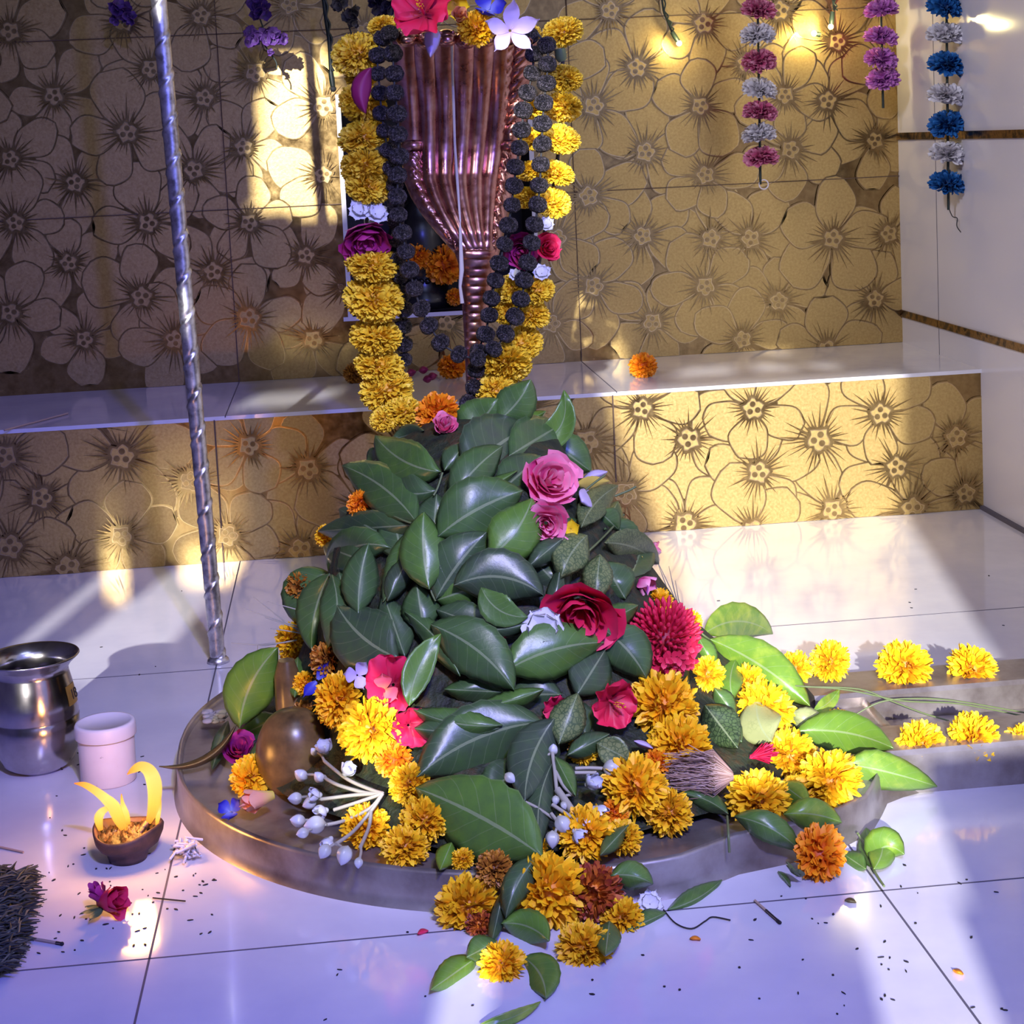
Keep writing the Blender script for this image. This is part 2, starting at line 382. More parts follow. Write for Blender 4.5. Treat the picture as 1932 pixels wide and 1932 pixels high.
M_ora = flowermat('orange_petals', (.45, .06, .001), (.85, .22, .003), (.95, .36, .006))
M_amb = flowermat('amber_petals', (.58, .18, .002), (.92, .46, .004), (.97, .62, .012))
M_rust = flowermat('rust_edged_petals', (.80, .28, .01), (.52, .12, .012), (.22, .02, .012))
M_brown = flowermat('withered_orange_petals', (.10, .03, .004), (.30, .10, .01), (.55, .24, .02))
M_pink = flowermat('pink_rose_petals', (.50, .01, .14), (.86, .08, .30), (.95, .40, .52))
M_mag = flowermat('magenta_rose_petals', (.10, .0, .05), (.36, .01, .16), (.50, .04, .22))
M_crim = flowermat('crimson_petals', (.26, .0, .025), (.66, .010, .07), (.80, .04, .13))
M_red = flowermat('red_petals', (.20, .0, .012), (.62, .008, .05), (.78, .025, .09))
M_maroon = flowermat('dark_maroon_petals', (.10, .0, .04), (.24, .005, .09), (.34, .02, .16))
M_lav = flowermat('lavender_petals', (.30, .14, .36), (.46, .36, .66), (.58, .50, .76))
M_whi = flowermat('white_petals', (.45, .44, .40), (.66, .66, .68), (.78, .78, .82))
M_crown = flowermat('crown_flower_wax', (.36, .36, .28), (.52, .53, .50), (.60, .62, .78), .35)
M_blue = flowermat('blue_pea_petals', (.25, .28, .55), (.03, .03, .42), (.012, .01, .30))
M_peach = flowermat('peach_petals', (.62, .55, .05), (.80, .34, .20), (.82, .38, .28))
M_peachv = flowermat('orange_peach_petals', (.45, .10, .03), (.80, .30, .10), (.86, .42, .18))
M_salm = flowermat('salmon_petals', (.80, .20, .08), (.75, .10, .16), (.82, .22, .28))
M_pyel = flowermat('plain_yellow_petals', (.55, .30, .0), (.78, .55, .01), (.86, .66, .02))
M_vio = flowermat('violet_cloth_petals', (.03, .01, .06), (.08, .03, .18), (.16, .06, .32))
M_pompink = flowermat('pink_pompom', (.22, .02, .08), (.50, .07, .19), (.72, .30, .42))
M_pomwhite = flowermat('white_pompom', (.30, .28, .30), (.62, .59, .62), (.76, .74, .78))
M_pomviolet = flowermat('violet_pompom', (.28, .05, .28), (.52, .15, .52), (.66, .28, .66))
M_pomblue = flowermat('blue_pompom', (.004, .03, .10), (.008, .08, .28), (.02, .16, .46))
M_fibre = tinted('brown_fibre', [(0, (.10, .06, .05)), (.5, (.34, .20, .15)), (1, (.55, .40, .34))], .8)
M_fruit = mat('brown_fruit_skin', (.16, .09, .03), .3); noisy(M_fruit, 28, [(0.3, (.05, .03, .012)), (0.55, (.17, .10, .035)), (0.75, (.26, .17, .05))], .12, .001)
M_stalk = mat('pale_stalk', (.36, .34, .28), .5)
M_gstalk = mat('green_stalk', (.12, .16, .06), .5)

def leafmat(name, stops, rough=.36, vein=(.30, .36, .20), vs=.5, mottled=False):
    mt = mat(name, (.05, .1, .03), rough)
    tc = N(mt, 'ShaderNodeTexCoord'); sp = N(mt, 'ShaderNodeSeparateXYZ'); link(mt, tc.outputs['UV'], sp.inputs[0])
    def M_(op, a, b=None, c=None):
        n = N(mt, 'ShaderNodeMath', operation=op)
        for i, x in enumerate((a, b, c)):
            if x is None: continue
            if isinstance(x, (int, float)): n.inputs[i].default_value = x
            else: link(mt, x, n.inputs[i])
        return n.outputs[0]
    ax = M_('MULTIPLY', M_('ABSOLUTE', M_('SUBTRACT', sp.outputs[0], .5)), 2.0)
    mid = M_('LESS_THAN', ax, .045)
    fr = M_('FRACT', M_('MULTIPLY', M_('SUBTRACT', sp.outputs[1], M_('MULTIPLY', ax, .20)), 8.0))
    side = M_('MULTIPLY', M_('LESS_THAN', fr, .06), .28)
    edge = M_('MULTIPLY', M_('GREATER_THAN', ax, .965), .25)
    v = M_('MINIMUM', M_('ADD', M_('MAXIMUM', mid, side), edge), 1.0)
    a = N(mt, 'ShaderNodeAttribute'); a.attribute_name = 'tint'
    n = noise(mt, 55, 5)
    f = M_('ADD', a.outputs['Fac'], M_('MULTIPLY', M_('SUBTRACT', n.outputs['Fac'], .5), .55))
    if mottled:
        vo = N(mt, 'ShaderNodeTexVoronoi', feature='DISTANCE_TO_EDGE'); vo.inputs['Scale'].default_value = 240
        link(mt, tc.outputs['Object'], vo.inputs['Vector'])
        f = M_('ADD', f, M_('MULTIPLY', M_('GREATER_THAN', vo.outputs['Distance'], .09), .30))
    r = ramp(mt, stops, f)
    mx = N(mt, 'ShaderNodeMix', data_type='RGBA'); link(mt, M_('MULTIPLY', v, vs), mx.inputs[0]); link(mt, r.outputs[0], mx.inputs[6]); mx.inputs[7].default_value = (*vein, 1)
    link(mt, mx.outputs[2], bsdf(mt).inputs['Base Color'])
    h = M_('ADD', M_('MULTIPLY', v, -.6), n.outputs['Fac'])
    bump(mt, h, .35, .0012)
    return mt
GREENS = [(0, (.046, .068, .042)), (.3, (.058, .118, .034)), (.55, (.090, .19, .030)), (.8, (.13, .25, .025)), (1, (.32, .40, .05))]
M_leaf = leafmat('green_leaf', GREENS, .34)
M_leafm = leafmat('mottled_green_leaf', [(0, (.015, .03, .012)), (.4, (.06, .10, .035)), (.75, (.16, .20, .07)), (1, (.30, .33, .13))], .42, mottled=True)
M_leafd = leafmat('dried_leaf', [(0, (.03, .02, .008)), (.5, (.09, .06, .015)), (1, (.16, .12, .02))], .5)
M_heap = mat('crushed_foliage', (.02, .03, .012), .7); noisy(M_heap, 45, [(0.35, (.006, .008, .004)), (0.5, (.02, .03, .01)), (0.62, (.05, .03, .008)), (.75, (.02, .035, .012))], .9, .008)

# ------------------------------------------------------------------ pedestal (round base with a spout running right)
PC = V((.168, 1.668, 0)); PR = .358; PH = .036
def pedestal_outline(n=140):
    """plan outline, counter-clockwise, round base then the spout to the right"""
    pts = []
    yf, yb = 1.484, 1.722
    # arc from back-right over the left to front-right
    a0, a1 = math.radians(52), math.radians(283)
    for i in range(90):
        a = a0 + (a1-a0)*i/89
        st = 1.0 + (.08*max(0, math.sin(a))*max(0, -math.cos(a)))
        pts.append((PC.x+PR*st*math.cos(a), PC.y+PR*st*math.sin(a)))
    tail = [(.30, 1.350), (.355, 1.364), (.40, 1.384), (.432, 1.408), (.452, 1.442), (.466, 1.468), (.486, 1.480), (.505, yf+.002), (.51, yf+.06), (.51, yb-.06), (.505, yb), (.48, yb+.03), (.45, yb+.07), (.415, yb+.14)]
    return pts + tail
ped = empty('shrine_pedestal', (PC.x, PC.y, 0), 'round brown metal-clad pedestal with a spout, under the flower heap', 'pedestal')
def prism(outline, prof):
    """stack of offset outlines: prof = [(inset, z)]"""
    mb = MB(); n = len(outline); rows = []
    nor = []
    for i in range(n):
        a, c = V((*outline[i-1], 0)), V((*outline[(i+1) % n], 0)); t = (c-a).normalized(); nor.append(V((t.y, -t.x, 0)))
    for ins, z in prof: rows.append([V((*outline[i], z)) - nor[i]*ins for i in range(n)])
    mb.grid(rows, 0, None, .5, True)
    mb.add(rows[-1], [tuple(range(n))])
    return mb
ol = pedestal_outline()
child(prism(ol, [(-.004, 0), (-.001, .004), (0, .010), (0, PH-.006), (.002, PH-.0015), (.006, PH-.009)]), 'base', M_stone, ped)
RAILS = []
def rail(y0, y1, x0, name, zt=PH+.005):
    mb = MB(); b = .004; zb = 0
    prof = [(y0, zb), (y0, zt-b), (y0+b, zt), (y1-b, zt), (y1, zt-b), (y1, zb)]
    mb.grid([[V((x, y, z)) for y, z in prof] for x in (x0, x0+.02, .9)], 0)
    mb.add([V((x0, y, z)) for y, z in prof], [tuple(range(6))])
    RAILS.append((list(mb.v), list(mb.f)))
    return child(mb, name, M_stone, ped, False)
rail(1.4832, 1.556, .475, 'spout_rail'); rail(1.650, 1.7228, .455, 'spout_rail'); rail(1.5561, 1.6499, .46, 'spout_channel', .012)

# ------------------------------------------------------------------ heap body under the offerings
prof = [(.318, .036), (.296, .05), (.270, .065), (.240, .09), (.210, .128), (.182, .175), (.152, .228), (.122, .275), (.085, .315), (.045, .338), (.0, .346)]
hm = MB(); n = 72; rows = []
for r_, z in prof:
    row = []
    for k in range(n):
        a = 2*PI*k/n; wob = 1+.04*math.sin(3*a+z*20)+.03*math.sin(7*a+z*40)
        rx = r_*(.90 if math.cos(a) < -.2 and z < .07 else 1)*(1-.14*max(0, math.cos(a)) if z < .29 else 1)
        row.append(V((.172-.16*z + rx*wob*math.cos(a), 1.69-.10*max(0, .12-z)+1.02*r_*wob*math.sin(a), z)))
    rows.append(row)
hm.grid(rows, 0, None, .5, True)
heap = hm.obj('offering_heap', M_heap)
tag(heap, 'dark crushed leaves packed underneath the flower offerings', 'foliage', kind='stuff')
BV = BVHTree.FromPolygons([tuple(p) for p in hm.v], hm.f)
pm = prism(ol, [(0, 0), (0, PH), (.05, PH+.0005)]); 
for v_, f_ in RAILS: pm.add(v_, f_)
BP = BVHTree.FromPolygons([tuple(p) for p in pm.v], pm.f)
def surf(px, py):
    """nearest of heap, pedestal top and floor on the photo ray"""
    d = ray(px, py); best = None
    h = BV.ray_cast(EYE, d.normalized())
    if h[0] is not None: best = (h[0], h[1] if h[1].dot(d) < 0 else -h[1])
    h = BP.ray_cast(EYE, d.normalized())
    if h[0] is not None and (best is None or (h[0]-EYE).length < (best[0]-EYE).length): best = (h[0], h[1] if h[1].dot(d) < 0 else -h[1])
    if best is None and d.z < 0:
        q = EYE + d*((0-H)/d.z)
        if q.y < YR: best = (q, V((0, 0, 1)))
    if best is None or best[0].y > 1.84 and best[0].x < .40: best = (onY(px, py, 1.74), -d.normalized())
    return best
def depth(px, py): return (surf(px, py)[0]-EYE).dot(FW)
def at(px, py, lift=0.0, Y=None):
    d = ray(px, py)
    t = depth(px, py) if Y is None else Y/d.y
    return EYE + d*(t-lift)

# ------------------------------------------------------------------ petal and flower builders (unit size, axis +Z)
def sheet(L, W, nu=4, nv=6, cup=.15, curl=.2, ruf=0.0, base=.15, tipr=.6, notch=0.0, t0=0.0, t1=1.0, tw=0.0):
    """petal from the origin along +X, up is +Z"""
    mb = MB(); rows = []; uv = []; ti = []; ph = R(0, 6)
    for i in range(nv+1):
        s_ = i/nv
        hw = W*(base + (1-base)*math.sin(PI*min(1.0, s_*.5/tipr if s_ < tipr else .5+.5*(s_-tipr)/(1-tipr)))) if s_ < 1 else W*.12
        if s_ >= 1: hw = W*.55 if tipr > .7 else W*.08
        row = []
        for j in range(nu+1):
            u = -1+2*j/nu
            x = L*(s_ - notch*(1-abs(u))*(s_ > .95) - .10*u*u*s_*s_)
            z = cup*W*u*u + curl*L*s_*s_ + ruf*W*math.sin(u*5+ph+s_*3)*s_ + tw*u*hw*s_
            row.append(V((x, u*hw, z))); uv.append((u*.5+.5, s_)); ti.append(t0+(t1-t0)*s_)
        rows.append(row)
    mb.grid(rows, 0, uv, ti); return mb
def frame_to(axis, spin=0.0):
    a = V(axis).normalized(); q = V((0, 0, 1)).rotation_difference(a)
    return q.to_matrix().to_4x4() @ Matrix.Rotation(spin, 4, 'Z')
def marigold(n, pl, pw, span, seed, squash=.8, ruf=.2, core=.42, droop=0.0, wild=.12):
    random.seed(seed); mb = MB()
    for i in range(n):
        c = 1-(1-math.cos(span))*(i+.5)/n; th = math.acos(max(-1, min(1, c))); ph = i*2.39996+R(-.15, .15)
        d = V((math.sin(th)*math.cos(ph), math.sin(th)*math.sin(ph), math.cos(th)))
        k = R(1-wild*2, 1+wild*.6); w_ = pw*R(.8, 1.2); tone = R(-.25, .25)
        p = sheet(pl*k, w_, 2, 3, cup=-.35, curl=R(-.15, .3)-droop*math.sin(th), ruf=ruf, base=.45, tipr=.75, t0=.15+tone*.4, t1=.85+tone)
        M = Matrix.Translation(V((d.x, d.y, d.z*squash))*core) @ frame_to(d, 0) @ Matrix.Rotation(R(0, 6), 4, 'Z') @ Matrix.Rotation(-PI/2, 4, 'Y') @ Matrix.Rotation(R(-.35, .35), 4, 'Y')
        q = MB(); q.put(p, M); 
        for v_ in q.v: v_.z *= (squash if v_.z > 0 else squash)
        mb.put(q, Matrix())
    mb.ball((0, 0, 0), core*1.06, 12, sc=(1, 1, squash), tint=.12)
    random.seed(seed+99); return mb
def rose(n=20, seed=1, openness=.55, crum=.06):
    random.seed(seed); mb = MB()
    for i in range(n):
        f = i/(n-1); ph = i*2.4; r0 = .06+.16*f; h = 1.05-.25*f; fl = (.12+openness*f)
        rows = []; uv = []; ti = []
        sp = .95-.15*f; tone = R(-.15, .15); pr = R(0, 6)
        for a in range(6):
            v_ = a/5; row = []
            for b in range(7):
                u = -1+b/3; ang = ph+u*sp
                hh = h*v_*(1-.18*u*u*v_)
                rr = r0+fl*math.sin(v_*1.5)**1.3*.75 + (.10*f*max(0, v_-.75)*4*(1+.5*math.sin(u*4+pr))) + .05*(1-abs(u))*v_*(1-v_)*4
                k3 = v_*v_*crum; q3 = V((rr*math.cos(ang), rr*math.sin(ang), hh-.35)); row.append(q3+V((math.sin(9*q3.y+i*2+pr), math.sin(8*q3.z+i*3), math.sin(10*q3.x+pr)))*k3); uv.append((u*.5+.5, v_)); ti.append(min(1, max(0, .15+.7*v_+tone)))
            rows.append(row)
        mb.grid(rows, 0, uv, ti)
    return mb
def daisy(n, L, W, cup=.15, curl=.2, ruf=0.0, tip=.65, tilt=.15, base=.2, layers=1, t0=0., t1=1., nu=4, nv=6, seed=3, tw=0.0):
    random.seed(seed); mb = MB()
    for l in range(layers):
        for i in range(n):
            p = sheet(L*(1-.22*l)*R(.92, 1.06), W*R(.9, 1.1), nu, nv, cup, curl*R(.7, 1.3), ruf, base, tip, t0=t0, t1=t1, tw=tw)
            mb.put(p, Matrix.Rotation(2*PI*(i+.5*l)/n+R(-.1, .1), 4, 'Z') @ Matrix.Rotation(-(tilt+.35*l)*R(.8, 1.2), 4, 'Y') @ Matrix.Translation((.05, 0, 0)))
    return mb

MESH = {}
def keep(key, mb, mats): MESH[key] = mb.mesh(key, mats); return MESH[key]
for i in range(3):
    g = marigold(420, .50, .105, 2.4, 10+i, .72, .45, .54, wild=.05); keep('pompom_yellow%d' % i, g, M_yelg)
    g = marigold(250, .60, .115, 2.0, 20+i, .80, .25, .42, wild=.13)
    for nm, mt in (('yellow', M_yel), ('orange', M_ora), ('amber', M_amb), ('rust', M_rust), ('brown', M_brown)): keep('%s%d' % (nm, i), g, mt)
    g = marigold(190, .60, .14, 2.0, 40+i, .78, .3, .42, wild=.06)
    for nm, mt in (('porange', M_ora), ('pamber', M_amb), ('ppink', M_pompink), ('pwhite', M_pomwhite), ('pviolet', M_pomviolet), ('pblue', M_pomblue)): keep('%s%d' % (nm, i), g, mt)
random.seed(11)
TOCAM = lambda p: (EYE-p).normalized()
def place(mesh, name, c, axis, r, spin=None, sq=(1, 1, 1), parent=None):
    o = bpy.data.objects.new(name, MESH[mesh]); COL.objects.link(o)
    M = Matrix.Translation(c) @ frame_to(axis, R(0, 6) if spin is None else spin) @ Matrix.Diagonal((r*sq[0], r*sq[1], r*sq[2], 1))
    if parent:
        o.parent = parent; M = Matrix.Translation(-parent.location) @ M
    o.matrix_basis = M
    return o

# ------------------------------------------------------------------ cobra hood
HT = [(60, 752, 1003), (75, 744, 1008), (110, 746, 1004), (150, 752, 998), (200, 757, 992), (250, 761, 984), (300, 764, 976), (340, 768, 968), (370, 781, 962), (400, 800, 955), (430, 824, 947), (455, 846, 941), (475, 864, 936), (495, 871, 930), (520, 874, 925), (560, 877, 918), (600, 880, 912), (650, 883, 907), (700, 885, 904), (800, 889, 902)]
def interp(T, y):
    if y <= T[0][0]: return T[0][1:]
    for a, b in zip(T, T[1:]):
        if a[0] <= y <= b[0]:
            k = (y-a[0])/(b[0]-a[0]); return tuple(a[i]+(b[i]-a[i])*k for i in range(1, len(a)))
    return T[-1][1:]
hood = empty('cobra_hood', onY(893, 800, 1.92), 'ridged copper cobra hood rising behind the leaf heap', 'statue')
hb = MB(); rows = []; ti = []; NU, NV = 128, 230
def hoodY(py):
    t = max(0, min(1.05, (480-py)/420)); return 1.90 + .062*math.sin(PI*.85*t) - .035*t**3
def bl(py): return .045*((430-min(py, 430))/430)**.8
for i in range(NV+1):
    py = 60+(800-60)*i/NV; xl, xr = interp(HT, py); row = []
    fade = max(0, min(1, (470-py)/30)); top = max(0, min(1, (py-62)/40))
    for j in range(NU+1):
        u = j/NU; px = xl+(xr-xl)*u; Y = hoodY(py)
        wm = (xr-xl)*pxm(1.9)
        d = .30*wm*math.sqrt(max(0, 1-(2*u-1)**2))*(1 if py > 470 else .30+.70*max(0, (py-330)/140) if py > 330 else .30)
        lobe = u*7; rd = abs(math.sin(PI*lobe))**.75
        d += fade*.0085*rd*(.55+.45*max(0, min(1, (py-70)/150)))
        if py > 455: d += .0016*(abs(math.sin((py-455)/17.0*PI)))**.6*min(1, (py-455)/15)
        if py < 470 and (u < .145 or u > .86) and py > 285:
            d += .0015*math.sin(py*.42+u*40)*math.sin(u*95+py*.12)
        if abs(py-277) < 5 and (u < .15 or u > .85): d += .004
        if u > .82 and py < 250: d += .0012*math.sin(py*.3+u*60)
        d += .00012*math.sin(px*.31+py*.17)*math.sin(py*.23-px*.11)
        row.append(onY(px, py, Y-d)); ti.append(.5)
    rows.append(row)
hb.grid(rows, 0, None, ti)
ho = child(hb, 'hood', M_copper, hood)
sm = ho.modifiers.new('thick', 'SOLIDIFY'); sm.thickness = .004; sm.offset = -1
for k in range(7):
    px = 768+k*37; mbk = MB(); c = onY(px, 72+(4 if k % 2 else 0), 1.845)
    mbk.ball(c, .0135, 14, sc=(.92, 1.25, .72)); mbk.ball(c+V((0, -.013, -.003)), .0085, 12, sc=(1, 1.1, .7))
    for s_ in (-1, 1): mbk.ball(c+V((s_*.0065, -.011, .005)), .0026, 8)
    child(mbk, 'cobra_head', M_copper, hood)
th = MB(); pts = [onY(px, py, hoodY(py)-.034-.004*(py < 300)-(0 if py < 400 else -.006)) for px, py in [(852, 66), (853, 120), (856, 200), (858, 270), (862, 330), (867, 400), (869, 450), (871, 510), (868, 540), (872, 572)]]
th.tube(pts, [.0016, .0015, .0017, .0015, .0018, .0014, .0019, .0028, .0018, .0024], 8)
tag(th.obj('cotton_thread', M_thread), 'white cotton thread hanging down the front of the cobra hood', 'thread')

# ------------------------------------------------------------------ rudraksha necklaces
bd = MB()
def bead_mesh():
    rows = []; n, m_ = 26, 18
    for i in range(m_+1):
        a = PI*i/m_; row = []
        for k in range(n):
            t = 2*PI*k/n
            r_ = 1+.05*abs(math.sin(2.5*t+.35*math.sin(6*a)))+.055*math.sin(9*a+5*math.sin(3*t))*math.sin(7*t+4*a)-.13*(abs(math.cos(a))**10)
            row.append(V((r_*math.sin(a)*math.cos(t), r_*math.sin(a)*math.sin(t), .92*r_*math.cos(a))))
        rows.append(row)
    bd.grid(rows, 0, None, .5, True)
bead_mesh(); keep('bead', bd, M_bead)
def spl(P, n=12):
    out = []; P = [P[0]]+list(P)+[P[-1]]
    for i in range(1, len(P)-2):
        for k in range(n):
            t = k/n
            out.append(tuple(.5*((2*b)+(-a+c)*t+(2*a-5*b+4*c-d)*t*t+(-a+3*b-3*c+d)*t**3) for a, b, c, d in zip(P[i-1], P[i], P[i+1], P[i+2])))
    out.append(tuple(P[-2])); return out
def strand(name, label, path, rpx, step, mname='bead', tilt=0):
    pts = [onY(p[0], p[1], p[2]) for p in spl(path)]
    root = empty(name, pts[0], label, 'necklace', 'rudraksha bead necklaces')
    sm_ = MB(); sm_.tube(pts[::2], .0012, 6); child(sm_, 'string', M_string, root)
    acc = 0; last = pts[0]; first = True
    for a, b in zip(pts, pts[1:]):
        seg = (b-a).length; acc += seg
        if acc >= step or first:
            acc = 0; first = False
            t = (b-a).normalized(); q = b+V((R(-.0008, .0008), R(-.0015, .0015), R(-.0005, .0005)))
            place(mname, 'bead', q, (t+V((R(-.2, .2), R(-.2, .2), R(-.2, .2)))), rpx*pxm(b.y)*R(.95, 1.06), parent=root)
    return root
strand('rudraksha_necklace', 'dark seed bead necklace draped in a U across the copper hood',
       [(735, 62, 1.83), (741, 100, 1.825), (744, 160, 1.82), (750, 220, 1.82), (752, 300, 1.82), (750, 360, 1.82), (754, 420, 1.82), (768, 480, 1.82), (783, 550, 1.82), (808, 610, 1.82), (842, 655, 1.815), (897, 676, 1.81),
        (935, 655, 1.81), (962, 615, 1.81), (982, 570, 1.81), (995, 500, 1.81), (1005, 445, 1.81), (1014, 395, 1.81), (1019, 340, 1.81), (1022, 265, 1.81), (1026, 200, 1.81), (1033, 130, 1.815), (1032, 92, 1.82), (1014, 62, 1.83)], 17.5, .0195)
strand('rudraksha_necklace', 'outer dark seed bead strand beside the left garland half',
       [(722, 72, 1.84), (712, 105, 1.835), (716, 165, 1.835), (722, 230, 1.835), (735, 300, 1.835), (744, 350, 1.835), (748, 420, 1.84), (752, 500, 1.85), (760, 560, 1.86), (762, 620, 1.875), (763, 700, 1.885)], 16, .0185)
strand('rudraksha_necklace', 'dark seed bead strand along the right hood edge, tail reaching the leaves',
       [(998, 66, 1.835), (1006, 105, 1.83), (1002, 150, 1.83), (988, 200, 1.83), (985, 250, 1.83), (975, 310, 1.83), (967, 370, 1.83), (960, 420, 1.83), (948, 475, 1.83), (936, 525, 1.83), (926, 570, 1.83), (918, 620, 1.83), (904, 660, 1.83), (898, 705, 1.825), (892, 740, 1.82), (882, 765, 1.81)], 17, .019)

# ------------------------------------------------------------------ marigold garland
gar = empty('marigold_garland', onY(860, 70, 1.87), 'long yellow marigold garland hung over the copper hood, both sides hanging down', 'garland')
GL = [(722, 48, 26, 1.86), (672, 102, 44, 1.86), (684, 140, 30, 1.875), (684, 195, 42, 1.86), (686, 258, 44, 1.855), (689, 318, 43, 1.85), (694, 354, 40, 1.85),
      (702, 498, 45, 1.85), (705, 563, 52, 1.845), (709, 634, 46, 1.845), (716, 690, 43, 1.84), (729, 735, 46, 1.83), (727, 790, 28, 1.80), (760, 776, 34, 1.80),
      (1062, 60, 36, 1.86), (1063, 148, 34, 1.855), (1062, 202, 33, 1.855), (1058, 262, 34, 1.85), (1049, 326, 32, 1.85), (1043, 382, 33, 1.85), (1010, 205, 24, 1.875), (1006, 262, 26, 1.875), (1000, 322, 26, 1.87), (996, 372, 26, 1.87),
      (1012, 548, 33, 1.84), (966, 545, 30, 1.855), (1002, 592, 34, 1.84), (956, 590, 28, 1.86), (985, 648, 36, 1.84), (955, 690, 46, 1.83), (935, 735, 36, 1.82), (900, 780, 24, 1.80), (1000, 60, 20, 1.88)]
for i, (px, py, rp, Y) in enumerate(GL):
    c = onY(px, py, Y); side = -1 if px < 860 else 1
    place('pompom_yellow%d' % (i % 3), 'marigold', c, V((R(-.3, .3), R(-.8, -.3), .8*random.choice((1, 1, -1)))), rp*pxm(Y)*1.10, sq=(1.05, 1, 1), parent=gar)
gs = MB(); gs.tube([onY(p[0], p[1], 1.875) for p in spl([(672, 100), (684, 195), (688, 300), (692, 420), (703, 520), (708, 600), (716, 690), (735, 780)])], .0022, 6)
gs.tube([onY(p[0], p[1], 1.88) for p in spl([(1062, 60), (1060, 200), (1048, 330), (1025, 450), (1005, 560), (980, 650), (930, 740)])], .0022, 6); child(gs, 'string', M_string, gar)
keep('rosem', rose(22, 5, .95), M_mag); keep('rosep', rose(24, 6, .5), M_pink); keep('rosec', rose(20, 8, .7), M_crim); keep('rosepeach', rose(12, 9, .35), M_peachv)
keep('whiteflower', daisy(9, 1, .30, .1, .15, .05, .7, .2, layers=2, t0=.4, seed=4), M_whi)
place('rosem', 'rose', onY(690, 446, 1.84), V((.1, -.75, -.75)), 44*pxm(1.84), parent=gar, sq=(1.15, 1.15, .9))['label'] = 'dark magenta rose'
place('rosem', 'rose', onY(985, 470, 1.86), V((-.2, -.9, -.3)), 36*pxm(1.84), parent=gar)['label'] = 'crimson rose behind the beads'
place('rosec', 'rose', onY(1030, 468, 1.85), V((.4, -.9, .2)), 32*pxm(1.84), parent=gar)['label'] = 'crimson rose'
for px, py, rp in ((680, 400, 26), (708, 404, 28), (1030, 425, 18), (1022, 516, 20), (972, 520, 15)):
    place('whiteflower', 'white_flower', onY(px, py, 1.838), V((R(-.3, .3), -1, .7)), rp*pxm(1.84), parent=gar)['label'] = 'small white flower'
gl = MB(); gl.tube([onY(p[0], p[1], 1.835) for p in [(1056, 92), (1058, 108), (1061, 116)]], [.006, .0065, .004], 8); child(gl, 'stem', M_gstalk, gar)

# ------------------------------------------------------------------ twisted iron pole
pb = onZ(412, 1249, 0); pt = onY(296, -40, 2.07); pt = pb + (pt-pb)*1.5
tr = empty('iron_trident_pole', pb, 'tall twisted grey iron pole standing on the floor left of the pedestal', 'pole')
mb = MB(); rows = []; Lp = (pt-pb).length; ax = (pt-pb).normalized(); a1 = ax.orthogonal().normalized(); b1 = ax.cross(a1)
NR = 640
for i in range(NR+1):
    s_ = i/NR; c = pb.lerp(pt, s_); row = []
    for k in range(20):
        a = 2*PI*k/20; phs = (a - s_*Lp/.047*2*PI) % (2*PI)
        r_ = .0094 - .0016*math.exp(-((phs-PI)/.30)**2) + .0013*math.exp(-((phs-PI-.75)/.3)**2)
        row.append(c+(a1*math.cos(a)+b1*math.sin(a))*r_)
    rows.append(row)
mb.grid(rows, 0, None, .5, True); child(mb, 'shaft', M_iron, tr)
mb = MB(); mb.lathe([(0, 0), (.014, .0), (.013, .004), (.010, .007)], pb, 20); child(mb, 'foot', M_iron, tr)

# ------------------------------------------------------------------ water pot, plastic jar, oil lamp
q = onZ(64, 1470, 0); pc = V((q.x, q.y+.034, 0)); k = pxm(pc.y)
pot = empty('water_pot', pc, 'small round steel water pot with flared rim at left edge', 'pot')
mb = MB(); mb.lathe([(0, .002), (.026, 0), (.036, .008), (.0415, .022), (.0435, .040), (.0440, .054), (.0432, .055), (.0436, .057), (.0425, .072), (.0395, .088), (.0368, .100), (.0362, .104), (.040, .110), (.0475, .1165), (.0488, .118), (.0480, .1192), (.0465, .1185), (.038, .112), (.0345, .105), (.037, .095), (.041, .06), (.038, .02), (0, .006)], pc, 64)
child(mb, 'body', M_steel, pot)
M_sticker = mat('gold_sticker', (.42, .26, .06), .35, .6)
def text(body, name, M, size, mt, par=None, ext=.0002):
    c = bpy.data.curves.new(name, 'FONT'); c.body = body; c.size = size; c.extrude = ext; c.align_x = 'CENTER'; c.align_y = 'CENTER'
    o = bpy.data.objects.new(name, c); COL.objects.link(o); c.materials.append(mt)
    dg = bpy.context.evaluated_depsgraph_get(); me = bpy.data.meshes.new_from_object(o.evaluated_get(dg)); bpy.data.objects.remove(o)
    o = bpy.data.objects.new(name, me); COL.objects.link(o)
    if par: o.parent = par; M = Matrix.Translation(-par.location) @ M
    o.matrix_basis = M; return o
ang = math.radians(-13)
sk = MB(); rows = []
for z in (.068, .074, .080, .088):
    rr = .0425+(.072-z)*.2 if z > .072 else .0428
    rows.append([pc+V((math.cos(ang+a)*(rr+.0006), math.sin(ang+a)*(rr+.0006), z)) for a in (-.26, -.13, 0, .13, .26)])
sk.grid(rows); stk = child(sk, 'sticker', M_sticker, pot, True)
nrm = V((math.cos(ang), math.sin(ang), .2)).normalized(); xx = V((-math.sin(ang), math.cos(ang), 0)); yy = nrm.cross(xx)
Mt = Matrix((xx, yy, nrm)).transposed().to_4x4(); Mt.translation = pc+V((math.cos(ang)*.0432, math.sin(ang)*.0432, .078))
text('18', 'sticker_number', Mt, .015, M_black, pot).parent = stk
q = onZ(199, 1492, 0); jc = V((q.x, q.y+.028, 0))
jar = empty('plastic_jar', jc, 'small white plastic jar with a screw lid, behind the burning lamp', 'jar')
mb = MB(); mb.lathe([(0, .001), (.0255, 0), (.0275, .002), (.0278, .046), (.026, .049)], jc, 48); child(mb, 'body', M_white, jar)
